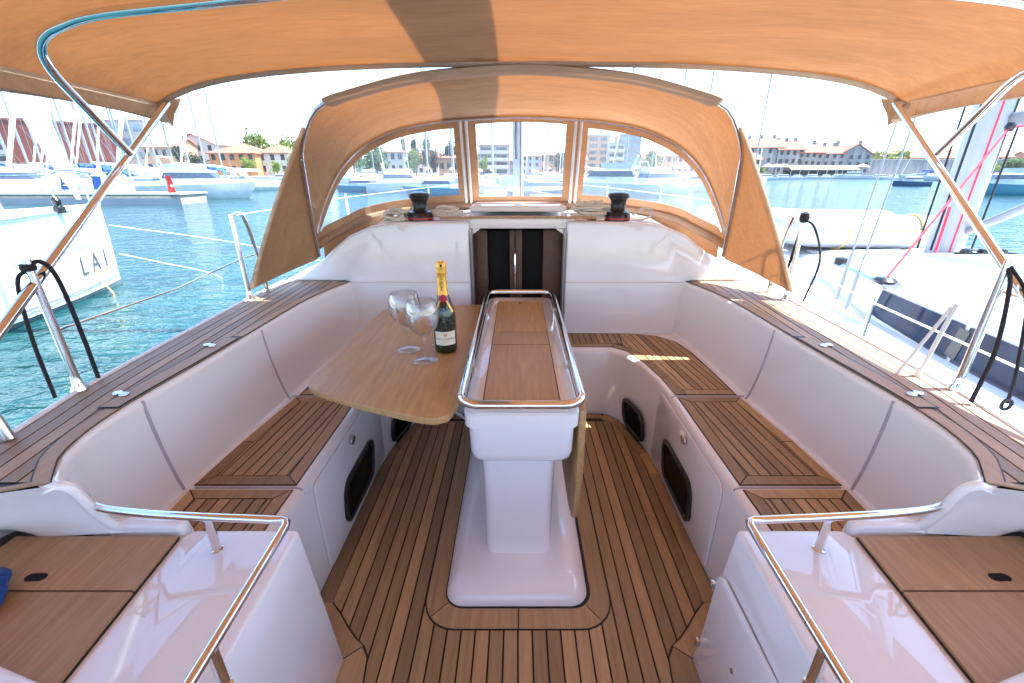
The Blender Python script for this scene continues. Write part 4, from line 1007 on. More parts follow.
mb = MB(); a_, b_ = at(836, 263, 3.55), at(886, 286, 2.95); mb.tube([a_, b_], .028, 6); mb.build('jib_track', 'chrome_dull', rc)
mb = MB(); blk = at(885, 280, 2.98); mb.lathe([(.0, .0), (.06, .01), (.075, .03), (.05, .05), (0, .055)], blk-V((0, 0, .03)), 12); mb.build('track_car', 'black_plastic', rc)
mb = MB(); mb.lathe([(0, 0), (.05, .01), (.05, .06), (0, .07)], at(840, 265, 3.5), 10); mb.build('track_car', 'black_plastic', rc)
for hx, hy in ((3.6, 2.5), (4.3, 3.0)):
    mb = MB(); zz = rdz(hy)+.38; mb.prism(rrect(hx-.25, hx+.25, hy-.22, hy+.22, .05), zz, zz+.04); mb.build('deck_hatch', 'offwhite_paint', rc, bevel=.012)
# mast with its lines
mb = MB(); rows = []
for z in (.50, 1.2, 2.4, 15): rows.append([(RX+.115*math.cos(a*math.pi/9), 4.0+.15*math.sin(a*math.pi/9), z) for a in range(18)])
mb.grid(rows, 0, True, True); rm = mb.build('mast', 'mast_alloy', rb)
mb = MB(); mb.tube([(RX+.05, 3.85, 1.62), (RX+.05, 3.4, 1.60), (RX+.05, -.4, 1.64)], [.05, .105, .105], 12); mb.build('boom', 'alu', rb)
mb = MB(); mb.tube([(RX+.02, 3.86, .74), (RX+.02, 2.6, 1.50)], .035, 10); mb.build('boom_vang', 'alu', rb)
mb = MB(); mb.tube([(RX+.03, 3.88, 1.0), (RX+.03, 3.85, 2.5)], .02, 6); mb.build('mast_track', 'black_plastic', rm)
for x, y, mt, z1, r in ((-.075, 3.845, 'red_rope', 13, .007), (-.15, 3.93, 'black_rope', 13, .009), (-.165, 4.05, 'black_rope', 13, .008), (.13, 3.9, 'black_rope', 13, .008)):
    mb = MB(); mb.tube([(RX+x*1.2, y, .56), (RX+x, y, z1)], r, 6); mb.build('halyard', mt, rm)
mb = MB()
for k in range(11):
    a = k*.62; c = V((RX-.26+.05*k, 3.72-.10*abs(math.sin(a*1.7)), .53+.03*(k % 3)))
    mb.lathe([(0, -.035), (.035, -.03), (.042, 0), (.035, .03), (0, .035)], c, 10)
mb.build('mast_blocks', 'black_plastic', rm)['kind'] = 'stuff'
mb = MB(); c = at(1010, 127, 3.55); mb.lathe([(0, -.034), (.022, -.03), (.034, 0), (.022, .03), (0, .034)], c, 14); bl = mb.build('boom_block', 'black_plastic', rb)
mb = MB(); mb.tube([blk, c], .009, 6); mb.tube([c, c+V((.5, -.2, .03))], .010, 6); mb.build('preventer_line', 'red_rope', rb)
mb = MB(); mb.tube([at(950, 207, 3.75), at(935, 253, 3.72)], .010, 6); mb.build('downhaul', 'red_rope', rb)
# shrouds, stanchions, guard wire
for px, py, zz, ztop in ((845, 310, .30, 9.), (836, 300, .30, 13.)):
    mb = MB(); p = atz(px, py, zz); mb.tube([p, p.lerp(V((RX-.1, 4.0, ztop)), .03)], .013, 8); mb.tube([p, V((RX-.1, 4.0, ztop))], .006, 6); mb.build('shroud', 'alu', rb)
for y in (2.3, 3.9, .6):
    mb = MB(); xx = RX-rhb(y)+.02; mb.tube([(xx, y, rdz(y)), (xx, y, rdz(y)+.42)], .011, 8); mb.build('stanchion', 'steel', rb)
mb = MB(); mb.tube([(RX-rhb(2.3)+.02, 2.3, .545), (1.97, 1.5, .50), (1.98, .6, .50), (2.05, -1, .5)], .0055, 6); mb.build('guard_wire', 'white_paint', rb)
mb = MB(); mb.tube([(RX-rhb(2.3)+.02, 2.3, .545), (RX-rhb(3.9)+.02, 3.9, .66)], .0045, 6); mb.build('guard_wire', 'white_paint', rb)
# inflatable dinghy on the foredeck
dg = thing('inflatable_dinghy', 'pale grey inflatable dinghy lying across the right yacht foredeck', 'dinghy', (3.95, 5.25, .36))
mb = MB()
cen = catmull([(4.95, 5.02, .585), (4.5, 5.0, .585), (3.9, 4.98, .59), (3.45, 4.99, .60), (3.2, 5.10, .62), (3.1, 5.35, .64), (3.2, 5.62, .62), (3.45, 5.74, .60), (3.9, 5.75, .59), (4.5, 5.73, .585), (4.95, 5.70, .585)], 6)
n = len(cen); rad = [.185*(1 if 3 < k < n-4 else (.35+.65*min(k, n-1-k)/3.5)) for k in range(n)]
mb.tube(cen, rad, 16); db = mb.build('tube', 'hypalon', dg)
mb = MB(); mb.prism([(4.75, 5.1), (4.75, 5.65), (3.5, 5.65), (3.3, 5.5), (3.3, 5.2), (3.5, 5.1)], .42, .46); mb.build('floor', 'hypalon', dg)
for x in (3.62, 4.42):
    mb = MB(); mb.tube([(x+.0*math.cos(a), 4.99+.19*math.cos(a*math.pi/8), .59+.19*math.sin(a*math.pi/8)) for a in range(16)], .012, 6, closed=True); mb.build('lashing', 'yellow_rope', dg)
mb = MB(); mb.tube(catmull([(3.2, 4.95, .66), (3.6, 4.80, .63), (4.2, 4.795, .62), (4.8, 4.84, .62)], 5), .010, 6); mb.build('grab_line', 'yellow_rope', dg)
mb = MB(); mb.prism(rrect(4.0, 4.45, 5.2, 5.55, .04), .46, .62); mb.build('thwart', 'wall_grey', dg, bevel=.02)
# ================================================================ GENERIC BOATS (local frames: bow towards +y, waterline at z=0)
def hull_rows(L_, B, F, bowrake=.10):
    rows = []
    for k in range(13):
        f = k/12; y = L_*(f-.5)
        b = B/2*(.82+.18*math.sin(min(1, f*2.2)*math.pi/2)) if f < .5 else B/2*max(.004, 1-((f-.5)/.5)**2.3)
        fr = F*(1+.25*f*f); yr = bowrake*L_*max(0, f-.7)/.3
        rows.append([(-b, y+yr*.6, fr), (-b*.97, y+yr*.4, fr*.55), (-b*.86, y, .0), (-b*.5, y-yr*.3, -.3), (b*.5, y-yr*.3, -.3), (b*.86, y, 0), (b*.97, y+yr*.4, fr*.55), (b, y+yr*.6, fr)])
    return rows
def sail_boat(label, loc, rz, L_=11, cover='blue_canvas', dodger='blue_canvas', hullm='chalky_paint', mast=14, group=None):
    t_ = thing('moored_sailboat', label, 'sailboat', loc, rz, group)
    B = L_*.31; F = L_*.105
    mb = MB(); r = hull_rows(L_, B, F); mb.grid(r, 0, True, True); mb.build('hull', hullm, t_, local=True, ang=50)
    mb = MB(); ca = [(-B*.30, -L_*.12), (B*.30, -L_*.12), (B*.27, L_*.15), (B*.12, L_*.27), (-B*.12, L_*.27), (-B*.27, L_*.15)]
    mb.grid([[(x, y, F*1.0) for x, y in ca], [(x*.9, y*.96, F*1.45) for x, y in ca]], 0, True, True); cb = mb.build('cabin', 'chalky_paint', t_, local=True, bevel=.05)
    mb = MB()
    for s in (-1, 1): mb.slab([(s*B*.29, -L_*.08, F*1.18), (s*B*.268, L_*.14, F*1.18), (s*B*.262, L_*.12, F*1.34), (s*B*.283, -L_*.08, F*1.34)], (s*.012, 0, 0))
    mb.build('cabin_window', 'grey_window', cb, local=True)['kind'] = 'stuff'
    mb = MB(); mb.tube([(0, L_*.08, F), (0, L_*.075, mast)], .085, 8)
    for zz in (.45, .72): mb.tube([(-B*.22, L_*.07, mast*zz), (B*.22, L_*.07, mast*zz)], .03, 6)
    mb.build('mast', 'alu', t_, local=True)
    mb = MB(); mb.tube([(0, L_*.07, F+1.15), (0, -L_*.30, F+1.05)], [.20, .13], 8); mb.build('boom_cover', cover, t_, local=True)
    mb = MB(); mb.tube([(0, L_*.5, F*1.3), (0, L_*.30, mast*.5), (0, L_*.085, mast*.97)], [.05, .10, .04], 6); mb.build('furled_headsail', 'offwhite_paint', t_, local=True)
    mb = MB(); mb.tube([(0, -L_*.49, F), (0, L_*.07, mast)], .012, 4)
    for s in (-1, 1): mb.tube([(s*B*.45, L_*.06, F), (s*B*.22, L_*.07, mast*.72), (0, L_*.07, mast)], .012, 4)
    mb.build('rigging', 'alu', t_, local=True)['kind'] = 'stuff'
    if dodger:
        mb = MB(); mb.grid([[(x, -L_*.10+q*L_*.07, F*1.4+(.75-(x/(B*.33))**4*.55)*(.9 if q == 0 else .85)-q*.1) for x in [B*.33*k/5 for k in range(-5, 6)]] for q in (0, 1)]); mb.build('dodger', dodger, t_, local=True, solid=.03)
    return t_
def motor_boat(label, loc, rz, L_=10, hullm='chalky_paint', fly=True, canopy=None, group=None, F=None):
    t_ = thing('moored_motorboat', label, 'motorboat', loc, rz, group)
    B = L_*.32; F = F or L_*.12
    mb = MB(); mb.grid(hull_rows(L_, B, F, .16), 0, True, True); mb.build('hull', hullm, t_, local=True, ang=50)
    mb = MB(); ca = [(-B*.40, -L_*.25), (B*.40, -L_*.25), (B*.38, L_*.08), (B*.22, L_*.26), (-B*.22, L_*.26), (-B*.38, L_*.08)]
    mb.grid([[(x, y, F) for x, y in ca], [(x*.95, y*.95, F*1.5) for x, y in ca], [(x*.86, y*.72-.02*L_, F*2.15) for x, y in ca]], 0, True, True); cb = mb.build('superstructure', 'chalky_paint', t_, local=True, bevel=.06)
    mb = MB(); lo = [(x*.945, y*.94) for x, y in ca]; hi_ = [(x*.895, y*.79-.013*L_) for x, y in ca]
    mb.grid([[(x*1.012, y*1.01, F*1.55) for x, y in lo], [(x*1.012, y*1.01, F*1.98) for x, y in hi_]], 0, True); mb.build('window_band', 'grey_window', cb, local=True)
    if fly:
        mb = MB(); fl = [(x*.80, y*.60-.05*L_) for x, y in ca]; mb.grid([[(x, y, F*2.14) for x, y in fl], [(x*1.02, y*1.05, F*2.6) for x, y in fl]], 0, True, True); mb.build('flybridge', 'chalky_paint', cb, local=True)
        mb = MB(); mb.tube([(-B*.34, -L_*.2, F*2.2), (-B*.30, -L_*.24, F*3.1), (B*.30, -L_*.24, F*3.1), (B*.34, -L_*.2, F*2.2)], .07, 8); mb.build('radar_arch', 'chalky_paint', cb, local=True)
    if canopy:
        mb = MB(); mb.prism([(-B*.38, -L_*.46), (B*.38, -L_*.46), (B*.36, -L_*.2), (-B*.36, -L_*.2)], F*2.15, F*2.25); mb.build('sun_canopy', canopy, t_, local=True, bevel=.03)
        mb = MB()
        for s in (-1, 1): mb.tube([(s*B*.36, -L_*.44, F), (s*B*.36, -L_*.44, F*2.15)], .03, 6)
        mb.build('canopy_posts', 'alu', t_, local=True)['kind'] = 'stuff'
    mb = MB()
    for s in (-1, 1): mb.tube([(s*B*.38, L_*.05, F*1.4), (s*B*.32, L_*.3, F*1.55), (s*.05, L_*.54, F*1.75)], .02, 5)
    mb.build('bow_rail', 'alu', t_, local=True)['kind'] = 'stuff'
    return t_
def wp(px, D): p = at(px, 175, D); return (p.x, D, ZW)
# ---- left pier and its boats
pier = thing('pier', 'low concrete pier at left with boats moored behind it', 'pier', (-33, 29.5, ZW))
mb = MB(); p0, p1 = at(-160, 200, 28.2).x, at(181, 200, 28.2).x
mb.box(p0, p1, 28.2, 30.6, ZW-.5, -.12); mb.build('pier_body', 'concrete', pier, bevel=.05)
mb = MB(); mb.box(p0-.1, p1+.1, 28.1, 30.7, -.12, -.02); mb.build('pier_deck', 'quay_stone', pier, bevel=.03)
mb = MB(); mb.box(p0, p1+.04, 28.13, 28.2, ZW, -.32); mb.build('fender_beam', 'wall_grey', pier)
bx_ = at(176, 200, 28.6).x
bn = thing('banner', 'red banner with white patch standing at the end of the left pier', 'banner', (bx_, 28.6, -.02))
mb = MB(); mb.tube([(bx_-.28, 28.6, -.02), (bx_-.30, 28.6, 1.05)], .03, 8); mb.build('banner_pole', 'alu', bn)
mb = MB(); rows = []
for k in range(9): f = k/8; rows.append([(bx_-.28+.03*math.sin(f*5)+q*(.32+.16*f), 28.58+.03*math.sin(q*3+f*4), 1.0-1.0*f) for q in (0, .25, .5, .75, 1)])
mb.grid(rows); bc = mb.build('cloth', 'red_banner', bn, solid=.01)
mb = MB(); mb.slab([(bx_-.05, 28.54, .34), (bx_+.12, 28.54, .34), (bx_+.10, 28.54, .50), (bx_-.06, 28.54, .48)], (0, -.01, 0)); mb.build('white_patch', 'white_paint', bc)
motor_boat('big white motor yacht with its bow pointing right past the end of the left pier', wp(193, 35), R(-84), 7.4, canopy=None, F=.95)
for lb_, px, D, w_, h_ in (('blue cloth panel with white marks hanging at a stern, left of its twin', 66, 30.9, .75, .95), ('plain blue cloth panel hanging at a stern, right of its twin', 97, 30.9, .6, .85)):
    p = at(px, 185, D); cb_ = thing('cloth_panel', lb_, 'cloth', (p.x, D, -.02))
    mb = MB(); mb.grid([[(p.x-w_/2+w_*q/4+.12*(1-f), D+.03*math.sin(q*2+f*5), .12+h_*(1-f)) for q in range(5)] for f in (0, .25, .5, .75, 1)]); c_ = mb.build('cloth', 'blue_canvas', cb_, solid=.012)
    mb = MB(); mb.tube([(p.x-w_/2+.12, D+.03, -.02), (p.x-w_/2+.12, D+.03, .15+h_)], .02, 6); mb.build('pole', 'alu', cb_)
    if px < 80:
        for f in (.25, .5, .75):
            mb = MB(); zz = .12+h_*f; mb.slab([(p.x-.18+.12*f, D-.05, zz), (p.x+.14+.12*f, D-.05, zz), (p.x+.14+.12*f, D-.05, zz+.06), (p.x-.18+.12*f, D-.05, zz+.06)], (0, -.008, 0)); mb.build('white_mark', 'white_paint', c_)
motor_boat('round bowed white motorboat at the left edge of the pier', wp(8, 31), R(-75), 6.5, fly=False, F=.95)
mg = 'sailing yachts moored behind the left pier'
s0 = sail_boat('white sailing yacht with blue boom cover moored in the row behind the left pier', wp(60, 37), R(160), 10.5, mast=13.5, group=mg)
s0b = sail_boat('white sailing yacht with white boom cover moored in the row behind the left pier', wp(28, 36), R(172), 10.5, 'offwhite_paint', 'offwhite_paint', mast=13, group=mg)
for px, D, rz, sc_, q in ((92, 39, 165, 1.05, 0), (120, 41, 150, 1., 1), (150, 40, 178, .95, 1), (186, 42, 165, 1.1, 1), (212, 44, 190, 1., 0), (232, 48, 150, .95, 1), (-40, 37, 170, 1., 1), (-15, 40, 160, 1.1, 0), (44, 42, 175, 1.1, 1), (76, 44, 170, 1., 1), (106, 46, 170, 1.15, 1), (136, 45, 168, 1., 1), (168, 46, 172, 1., 1), (200, 50, 165, 1.1, 1), (112, 36, 176, .92, 0), (84, 35.5, 170, .9, 1), (140, 37, 168, .95, 1)):
    dup((s0, s0b)[q], wp(px, D), R(rz), None, sc_)
motor_boat('tiny white boat lying off the quay wall in front of the white hip roofed house', wp(283, 92), R(-80), 5.5, fly=False, F=.7)
# ---- boats seen through the sprayhood windows
motor_boat('white flybridge motor yacht in the middle of the left sprayhood window', wp(398, 46), R(-78), 6.2, canopy=None, F=.85)
motor_boat('low grey blue motorboat at the left in the left sprayhood window', wp(361, 47), R(80), 5.5, 'blue_hull', fly=False, F=.55)
motor_boat('blue hulled open boat at the right edge of the left sprayhood window', wp(438, 40), R(75), 6., 'blue_hull', fly=False, canopy=None, F=.6)
mg = 'sailing yachts moored ahead of the bow'
s1 = sail_boat('white sailing yacht moored in the crowded row ahead, seen through the sprayhood', wp(428, 58), R(10), 11, 'canvas_hem', None, mast=14, group=mg)
for px, D, rz in ((405, 75, 5), (372, 70, -8), (348, 78, 8), (452, 66, 4), (478, 52, 175), (492, 70, 0), (533, 56, 10), (548, 74, 170), (563, 62, 0), (586, 50, 15), (606, 60, -10), (628, 66, 12), (650, 58, 170), (676, 70, 5), (700, 62, -12)):
    dup(s1, wp(px, D), R(rz), None, random.uniform(.85, 1.15))
motor_boat('white motorboat with dark windows left of our own mast in the middle window', wp(488, 33), R(20), 5.5, 'navy_hull', fly=False, F=.5)
motor_boat('white motorboat with dark hull right of our own mast in the middle window', wp(545, 34), R(-65), 5.5, 'navy_hull', fly=False, F=.6)
motor_boat('large white flybridge yacht at the left in the right sprayhood window', wp(612, 38), R(70), 8, F=1.0)
motor_boat('white cruiser moored in the middle of the right sprayhood window', wp(660, 44), R(-75), 8, F=.9)
motor_boat('pale motorboat at the right end of the right sprayhood window', wp(705, 48), R(80), 7, canopy='awning_cloth', F=.8)
# ---- right hand quay boats
qg = 'small boats along the old town quay'
q0 = motor_boat('small white boat in the row along the old town quay', wp(765, 118), R(85), 6.5, fly=False, F=.65, group=qg)
for px, D, rz, sc_ in ((783, 128, 80, .9), (797, 132, 95, .8), (812, 135, 85, .9), (826, 137, 100, .8), (838, 139, 80, .9), (880, 128, 85, .9), (893, 125, 95, .8), (940, 120, 88, 1.), (955, 126, 90, .8)):
    dup(q0, wp(px, D), R(rz), None, sc_)
motor_boat('boat with bright blue canopy at the right end of the awning quay', wp(853, 136), R(70), 8, fly=False, canopy='blue_canvas', F=.9)
motor_boat('dark blue motorboat lying off the quay left of the right yacht mast', wp(914, 66), R(80), 4.6, 'navy_hull', fly=False, F=.6)
motor_boat('blue hulled white topped motor yacht right of the right yacht mast', wp(1012, 40), R(82), 6.6, 'blue_hull', fly=True, F=.85)
s2 = sail_boat('lone sailing yacht with a thin grey mast far off on the right quay', wp(925, 108), R(20), 10, mast=17)
sail_boat('sailing yacht with tan sail cover beyond the right sprayhood flap', wp(752, 60), R(160), 11, 'canvas_hem', None, mast=16)
# ================================================================ TREES
def tree_mesh(kind, seed, n=1500, shape='round'):
    rd = random.Random(seed); mb = MB()
    cl = []
    for k in range(16):
        a = rd.uniform(0, 6.28); rr = rd.uniform(.0, .62); z = rd.uniform(.34, .88)
        if shape == 'cone': rr *= 1.15*(1-z)+.08; sz = rd.uniform(.10, .20)
        else: rr *= math.sqrt(max(.1, 1-((z-.58)/.42)**2)); sz = rd.uniform(.13, .26)
        cl.append((rr*.62*math.cos(a), rr*.62*math.sin(a), z, sz, rd.uniform(-.25, .25)))
    for k in range(n):
        c = rd.choice(cl); d = V((rd.gauss(0, 1), rd.gauss(0, 1), rd.gauss(0, .8))).normalized()*c[3]*rd.uniform(.45, 1.1)
        p = V(c[:3])+d; s_ = rd.uniform(.016, .036)
        x = V((rd.gauss(0, 1), rd.gauss(0, 1), rd.gauss(0, 1))).normalized(); y = x.orthogonal().normalized(); y.rotate(Matrix.Rotation(rd.uniform(0, 6), 3, x)); 
        mb.face([p-x*s_-y*s_*.7, p+x*s_-y*s_*.6, p+x*s_*.8+y*s_, p-x*s_*.9+y*s_*.8], 0, min(1, max(0, .5+c[4]+rd.uniform(-.35, .35))))
    return mb, cl
def make_tree(nm, label, loc, h, w_, leaf, seed, shape='round', cat='tree', n=1500):
    t_ = thing(nm, label, cat, loc)
    mb, cl = tree_mesh(leaf, seed, n, shape)
    for v_ in mb.bm.verts: v_.co = V((v_.co.x*w_, v_.co.y*w_, v_.co.z*h))
    me_o = mb.build('crown', leaf, t_, local=True, ang=180)
    mb = MB(); mb.tube([(0, 0, -.3), (.01*w_, 0, h*.25), (0, .01*w_, h*.7)], [h*.028, h*.02, h*.006], 7)
    for c in cl[:7]: mb.tube([(0, 0, h*rd.uniform(.2, .4)), (c[0]*w_*.6, c[1]*w_*.6, c[2]*h*.85), (c[0]*w_, c[1]*w_, c[2]*h)], [h*.012, h*.007, h*.003], 5)
    mb.build('trunk', 'bark', t_, local=True)
    return t_
def tree_px(nm, label, px0, px1, pytop, D, leaf, seed, shape='round', cat='tree', n=1500, base=.3):
    a, b = at(px0, pytop, D), at(px1, pytop, D); h = a.z-base
    return make_tree(nm, label, ((a.x+b.x)/2, D, base), h, (b.x-a.x), leaf, seed, shape, cat, n)
TR = [('tree', 'tall fresh green tree behind the roofs between the orange and the white house', 236, 266, 131, 132, 'leaf_bright', 1, 'round'),
 ('tree', 'fresh green tree rising behind the white hip roofed house', 260, 290, 134, 134, 'leaf_green', 2, 'round'),
 ('tree', 'green tree at the left edge of the sprayhood flap, right of the white house', 282, 312, 137, 130, 'leaf_bright', 3, 'round'),
 ('shrub', 'green shrub growing in front of the orange house', 238, 256, 158, 112, 'leaf_bright', 4, 'round'),
 ('shrub', 'light green shrub in front of the white hip roofed house', 266, 284, 161, 112, 'leaf_bright', 5, 'round'),
 ('shrub', 'yellow green shrub right of the white hip roofed house', 284, 300, 156, 113, 'leaf_bright', 6, 'round'),
 ('tree', 'dark green tree between the two peach houses', 170, 182, 145, 112, 'leaf_dark', 7, 'round'),
 ('shrub', 'dark shrub below the peach gabled house', 183, 206, 152, 112, 'leaf_dark', 8, 'round'),
 ('tree', 'bright green tree at the left in the left sprayhood window', 334, 366, 140, 122, 'leaf_green', 9, 'round'),
 ('tree', 'broad green tree below the pink roofed house in the window', 356, 392, 146, 118, 'leaf_green', 10, 'round'),
 ('conifer', 'dark conifer just right of the pink roof', 397, 408, 138, 130, 'leaf_dark', 11, 'cone'),
 ('conifer', 'dark conifer, the taller one in the middle of the left window', 408, 419, 135, 131, 'leaf_dark', 12, 'round'),
 ('conifer', 'dark conifer right of the tallest one in the left window', 418, 431, 136, 132, 'leaf_dark', 13, 'round'),
 ('tree', 'yellow green tree in front of the dark conifers', 402, 422, 148, 120, 'leaf_bright', 14, 'round'),
 ('tree', 'russet brown tree right of the yellow green tree', 424, 440, 147, 124, 'leaf_brown', 15, 'round'),
 ('tree', 'dark tree at the right edge of the left window', 436, 462, 142, 134, 'leaf_dark', 16, 'round'),
 ('tree', 'dark tree at the left edge of the middle window', 462, 478, 148, 134, 'leaf_green', 17, 'round'),
 ('tree', 'small tree in front of the balcony building in the middle window', 478, 490, 156, 132, 'leaf_bright', 18, 'round'),
 ('tree', 'round green tree behind the long stone wall on the right shore', 872, 910, 149, 176, 'leaf_bright', 19, 'round'),
 ('tree', 'bright green tree just right of the right yacht mast', 984, 1004, 161, 150, 'leaf_bright', 20, 'round'),
 ('tree', 'darker tree at the right edge behind the blue hulled yacht', 1004, 1030, 159, 156, 'leaf_green', 21, 'round'),
 ('shrub', 'low green bushes at the left foot of the stone houses', 757, 768, 165, 150, 'leaf_bright', 22, 'round'),
 ('tree', 'dark tree between the far buildings in the middle window', 552, 572, 151, 142, 'leaf_dark', 23, 'round'),
 ('tree', 'grey green tree at the right in the right window', 640, 664, 151, 146, 'leaf_green', 24, 'round')]
for nm, lb_, a, b_, pt_, D, lf_, sd_, shp in TR: tree_px(nm, lb_, a, b_, pt_, D, lf_, sd_, shp, 'shrub' if nm == 'shrub' else 'tree', 900 if nm == 'shrub' else 1500)
# ================================================================ BUILDINGS
def house(nm, label, px0, px1, eave, ridge, D, wall, roof, kind='hip', depth=9, rows=2, cols=4, rz=0, win='dark_opening', base=.3, group=None, chim=0, shutter=None):
    a, b = at(px0, eave, D), at(px1, eave, D); W_ = b.x-a.x; ze = a.z-base; zr = at(px0, ridge, D).z-base
    h_ = thing(nm, label, 'house' if 'house' in nm else 'building', ((a.x+b.x)/2, D+depth/2, base), rz, group)
    x, d = W_/2, depth/2
    mb = MB(); mb.box(-x, x, -d, d, -.5, ze)
    if kind == 'gable_x': mb.slab([(-x, -d, ze), (-x, d, ze), (-x, 0, zr-.1)], (.25, 0, 0)); mb.slab([(x, -d, ze), (x, d, ze), (x, 0, zr-.1)], (-.25, 0, 0))
    if kind == 'gable_y': mb.slab([(-x, -d, ze), (x, -d, ze), (0, -d, zr-.1)], (0, .3, 0))
    wl = mb.build('wall', wall, h_, local=True)
    o = .45; mb = MB()
    if kind == 'hip':
        e = [(-x-o, -d-o, ze), (x+o, -d-o, ze), (x+o, d+o, ze), (-x-o, d+o, ze)]; q = max(0., x-d*.9); r = [(-q, 0, zr), (q, 0, zr)]
        mb.face([e[0], e[1], r[1], r[0]]); mb.face([e[1], e[2], r[1]]); mb.face([e[2], e[3], r[0], r[1]]); mb.face([e[3], e[0], r[0]]); mb.box(-x-o, x+o, -d-o, d+o, ze-.18, ze-.002)
    elif kind == 'gable_x':
        for s in (-1, 1): mb.slab([(-x-o, s*(d+o), ze-.25), (x+o, s*(d+o), ze-.25), (x+o, 0, zr), (-x-o, 0, zr)], (0, 0, .25))
    elif kind == 'gable_y':
        for s in (-1, 1): mb.slab([(s*(x+o), -d-o, ze-.25), (s*(x+o), d+o, ze-.25), (0, d+o, zr), (0, -d-o, zr)], (0, 0, .25))
    else:
        mb.box(-x-.2, x+.2, -d-.2, d+.2, ze, ze+max(.3, zr-ze))
    rf = mb.build('roof', roof, h_, local=True)
    for k in range(chim):
        mb = MB(); cx_ = -x*.7+1.4*x*k/max(1, chim-1); mb.box(cx_-.45, cx_+.45, .2, 1.1, zr-1.6, zr+1.3); mb.box(cx_-.55, cx_+.55, .1, 1.2, zr+1.3, zr+1.5); mb.build('chimney', wall, rf, local=True)
    for r in range(rows):
        for c in range(cols):
            cx_ = -x+W_*(c+.5)/cols; hh = ze/rows; wz = min(.32*hh*1.6, 1.5); ww = min(.5*W_/cols, 1.0)/2; z0 = hh*r+hh*.38
            mb = MB(); mb.box(cx_-ww, cx_+ww, -d-.03, -d+.1, z0, z0+wz); wo = mb.build('window', win, h_, local=True)
            if shutter:
                mb = MB()
                for s in (-1, 1): mb.box(cx_+s*ww*1.05 if s > 0 else cx_-ww*1.95, cx_+ww*1.95 if s > 0 else cx_-ww*1.05, -d-.07, -d-.001, z0, z0+wz)
                mb.build('shutters', shutter, wo, local=True)
    return h_
def block(nm, label, px0, px1, top, D, wall, band_mat, floors, depth=12, balcony=True, roofm='wall_grey'):
    a, b = at(px0, top, D), at(px1, top, D); W_ = b.x-a.x; h = a.z-.3
    t_ = thing(nm, label, 'building', ((a.x+b.x)/2, D+depth/2, .3)); x, d = W_/2, depth/2
    mb = MB(); mb.box(-x, x, -d, d, -.5, h); mb.build('wall', wall, t_, local=True)
    mb = MB(); mb.box(-x-.2, x+.2, -d-.2, d+.2, h, h+.35); mb.build('roof', roofm, t_, local=True)
    fh = h/floors; n = max(2, int(W_/3.2))
    for f in range(floors):
        for c in range(n):
            cx_ = -x+W_*(c+.5)/n; ww = W_/n*.34
            mb = MB(); mb.box(cx_-ww, cx_+ww, -d-.04, -d+.1, f*fh+fh*.25, f*fh+fh*.78); mb.build('window', band_mat, t_, local=True)
        if balcony and f:
            mb = MB(); mb.box(-x*.94, x*.94, -d-1.1, -d-.002, f*fh-.12, f*fh+.04); mb.box(-x*.94, x*.94, -d-1.1, -d-1.02, f*fh+.04, f*fh+.85); mb.build('balcony', 'wall_white', t_, local=True)
    return t_
block('hotel', 'glass fronted hotel at the far left behind the masts', -20, 36, 119, 118, 'glass_facade', 'blue_glass', 5, balcony=True)
hall = thing('hall_building', 'flat maroon clad hall with a tilted front behind the left masts', 'building', (at(44, 150, 116).x, 120, .3), R(42))
a, b = at(33, 122, 114), at(106, 122, 114); zt_ = a.z-.3; x0, x1 = -8.5, 10.5; zl_ = at(60, 163, 114).z-.3
mb = MB(); mb.grid([[(x0, -6, zl_), (x1+1.5, -6, zl_), (x1+1.5, 8, zl_), (x0, 8, zl_)], [(x0, -7, zt_), (x1-1., -7, zt_), (x1-1., 8, zt_), (x0, 8, zt_)]], 0, True, True); mb.build('cladding', 'maroon_cladding', hall, local=True)
mb = MB(); mb.box(x0+1, x1, -4.5, 7, -.5, zl_); mb.build('ground_floor', 'wall_white', hall, local=True)
for k in range(7):
    mb = MB(); xx = x0+2+(x1-x0-4)*k/6; mb.box(xx-.9, xx+.9, -4.55, -4.4, .6, zl_-.4); mb.build('window', 'dark_opening', hall, local=True)
mb = MB(); mb.box(x0-.4, x1-.6, -7.2, 8.2, zt_, zt_+.4); mb.build('roof', 'maroon_cladding', hall, local=True)
block('apartment_block', 'white block with blue grey windows right of the maroon hall', 100, 142, 121, 128, 'wall_white', 'glass_facade', 4, balcony=False)
house('gabled_house', 'peach house with its long tiled roof right of the white block', 141, 176, 147, 138, 118, 'wall_peach', 'tile_roof_pale', 'gable_x', rows=2, cols=4, shutter='wall_grey')
house('gabled_house', 'taller pinkish house with gable between the orange house and the peach one', 172, 214, 144, 134, 126, 'wall_white', 'tile_roof_pale', 'gable_y', rows=3, cols=4)
house('hip_roofed_house', 'orange house with tiled hip roof on the left waterfront', 208, 254, 153, 142, 116, 'wall_orange', 'tile_roof', 'hip', rows=2, cols=5, depth=12)
house('hip_roofed_house', 'white house with red hip roof beside the green trees', 256, 287, 153, 143, 119, 'wall_white', 'tile_roof', 'hip', rows=2, cols=3)
house('low_house', 'low white house with red roof between orange and white houses', 240, 262, 153, 147, 128, 'wall_white', 'tile_roof', 'hip', rows=2, cols=3)
house('hip_roofed_house', 'house with pink hip roof among the trees in the left window', 374, 403, 152, 143, 126, 'wall_white', 'tile_roof_pale', 'hip', rows=2, cols=4)
house('low_house', 'low pale house right of the trees in the left window', 438, 466, 158, 152, 130, 'wall_peach', 'tile_roof', 'hip', rows=1, cols=4)
block('apartment_block', 'grey block with stacked balconies left of our mast in the middle window', 479, 509, 146, 142, 'wall_grey', 'blue_glass', 4, roofm='tile_roof_pale')
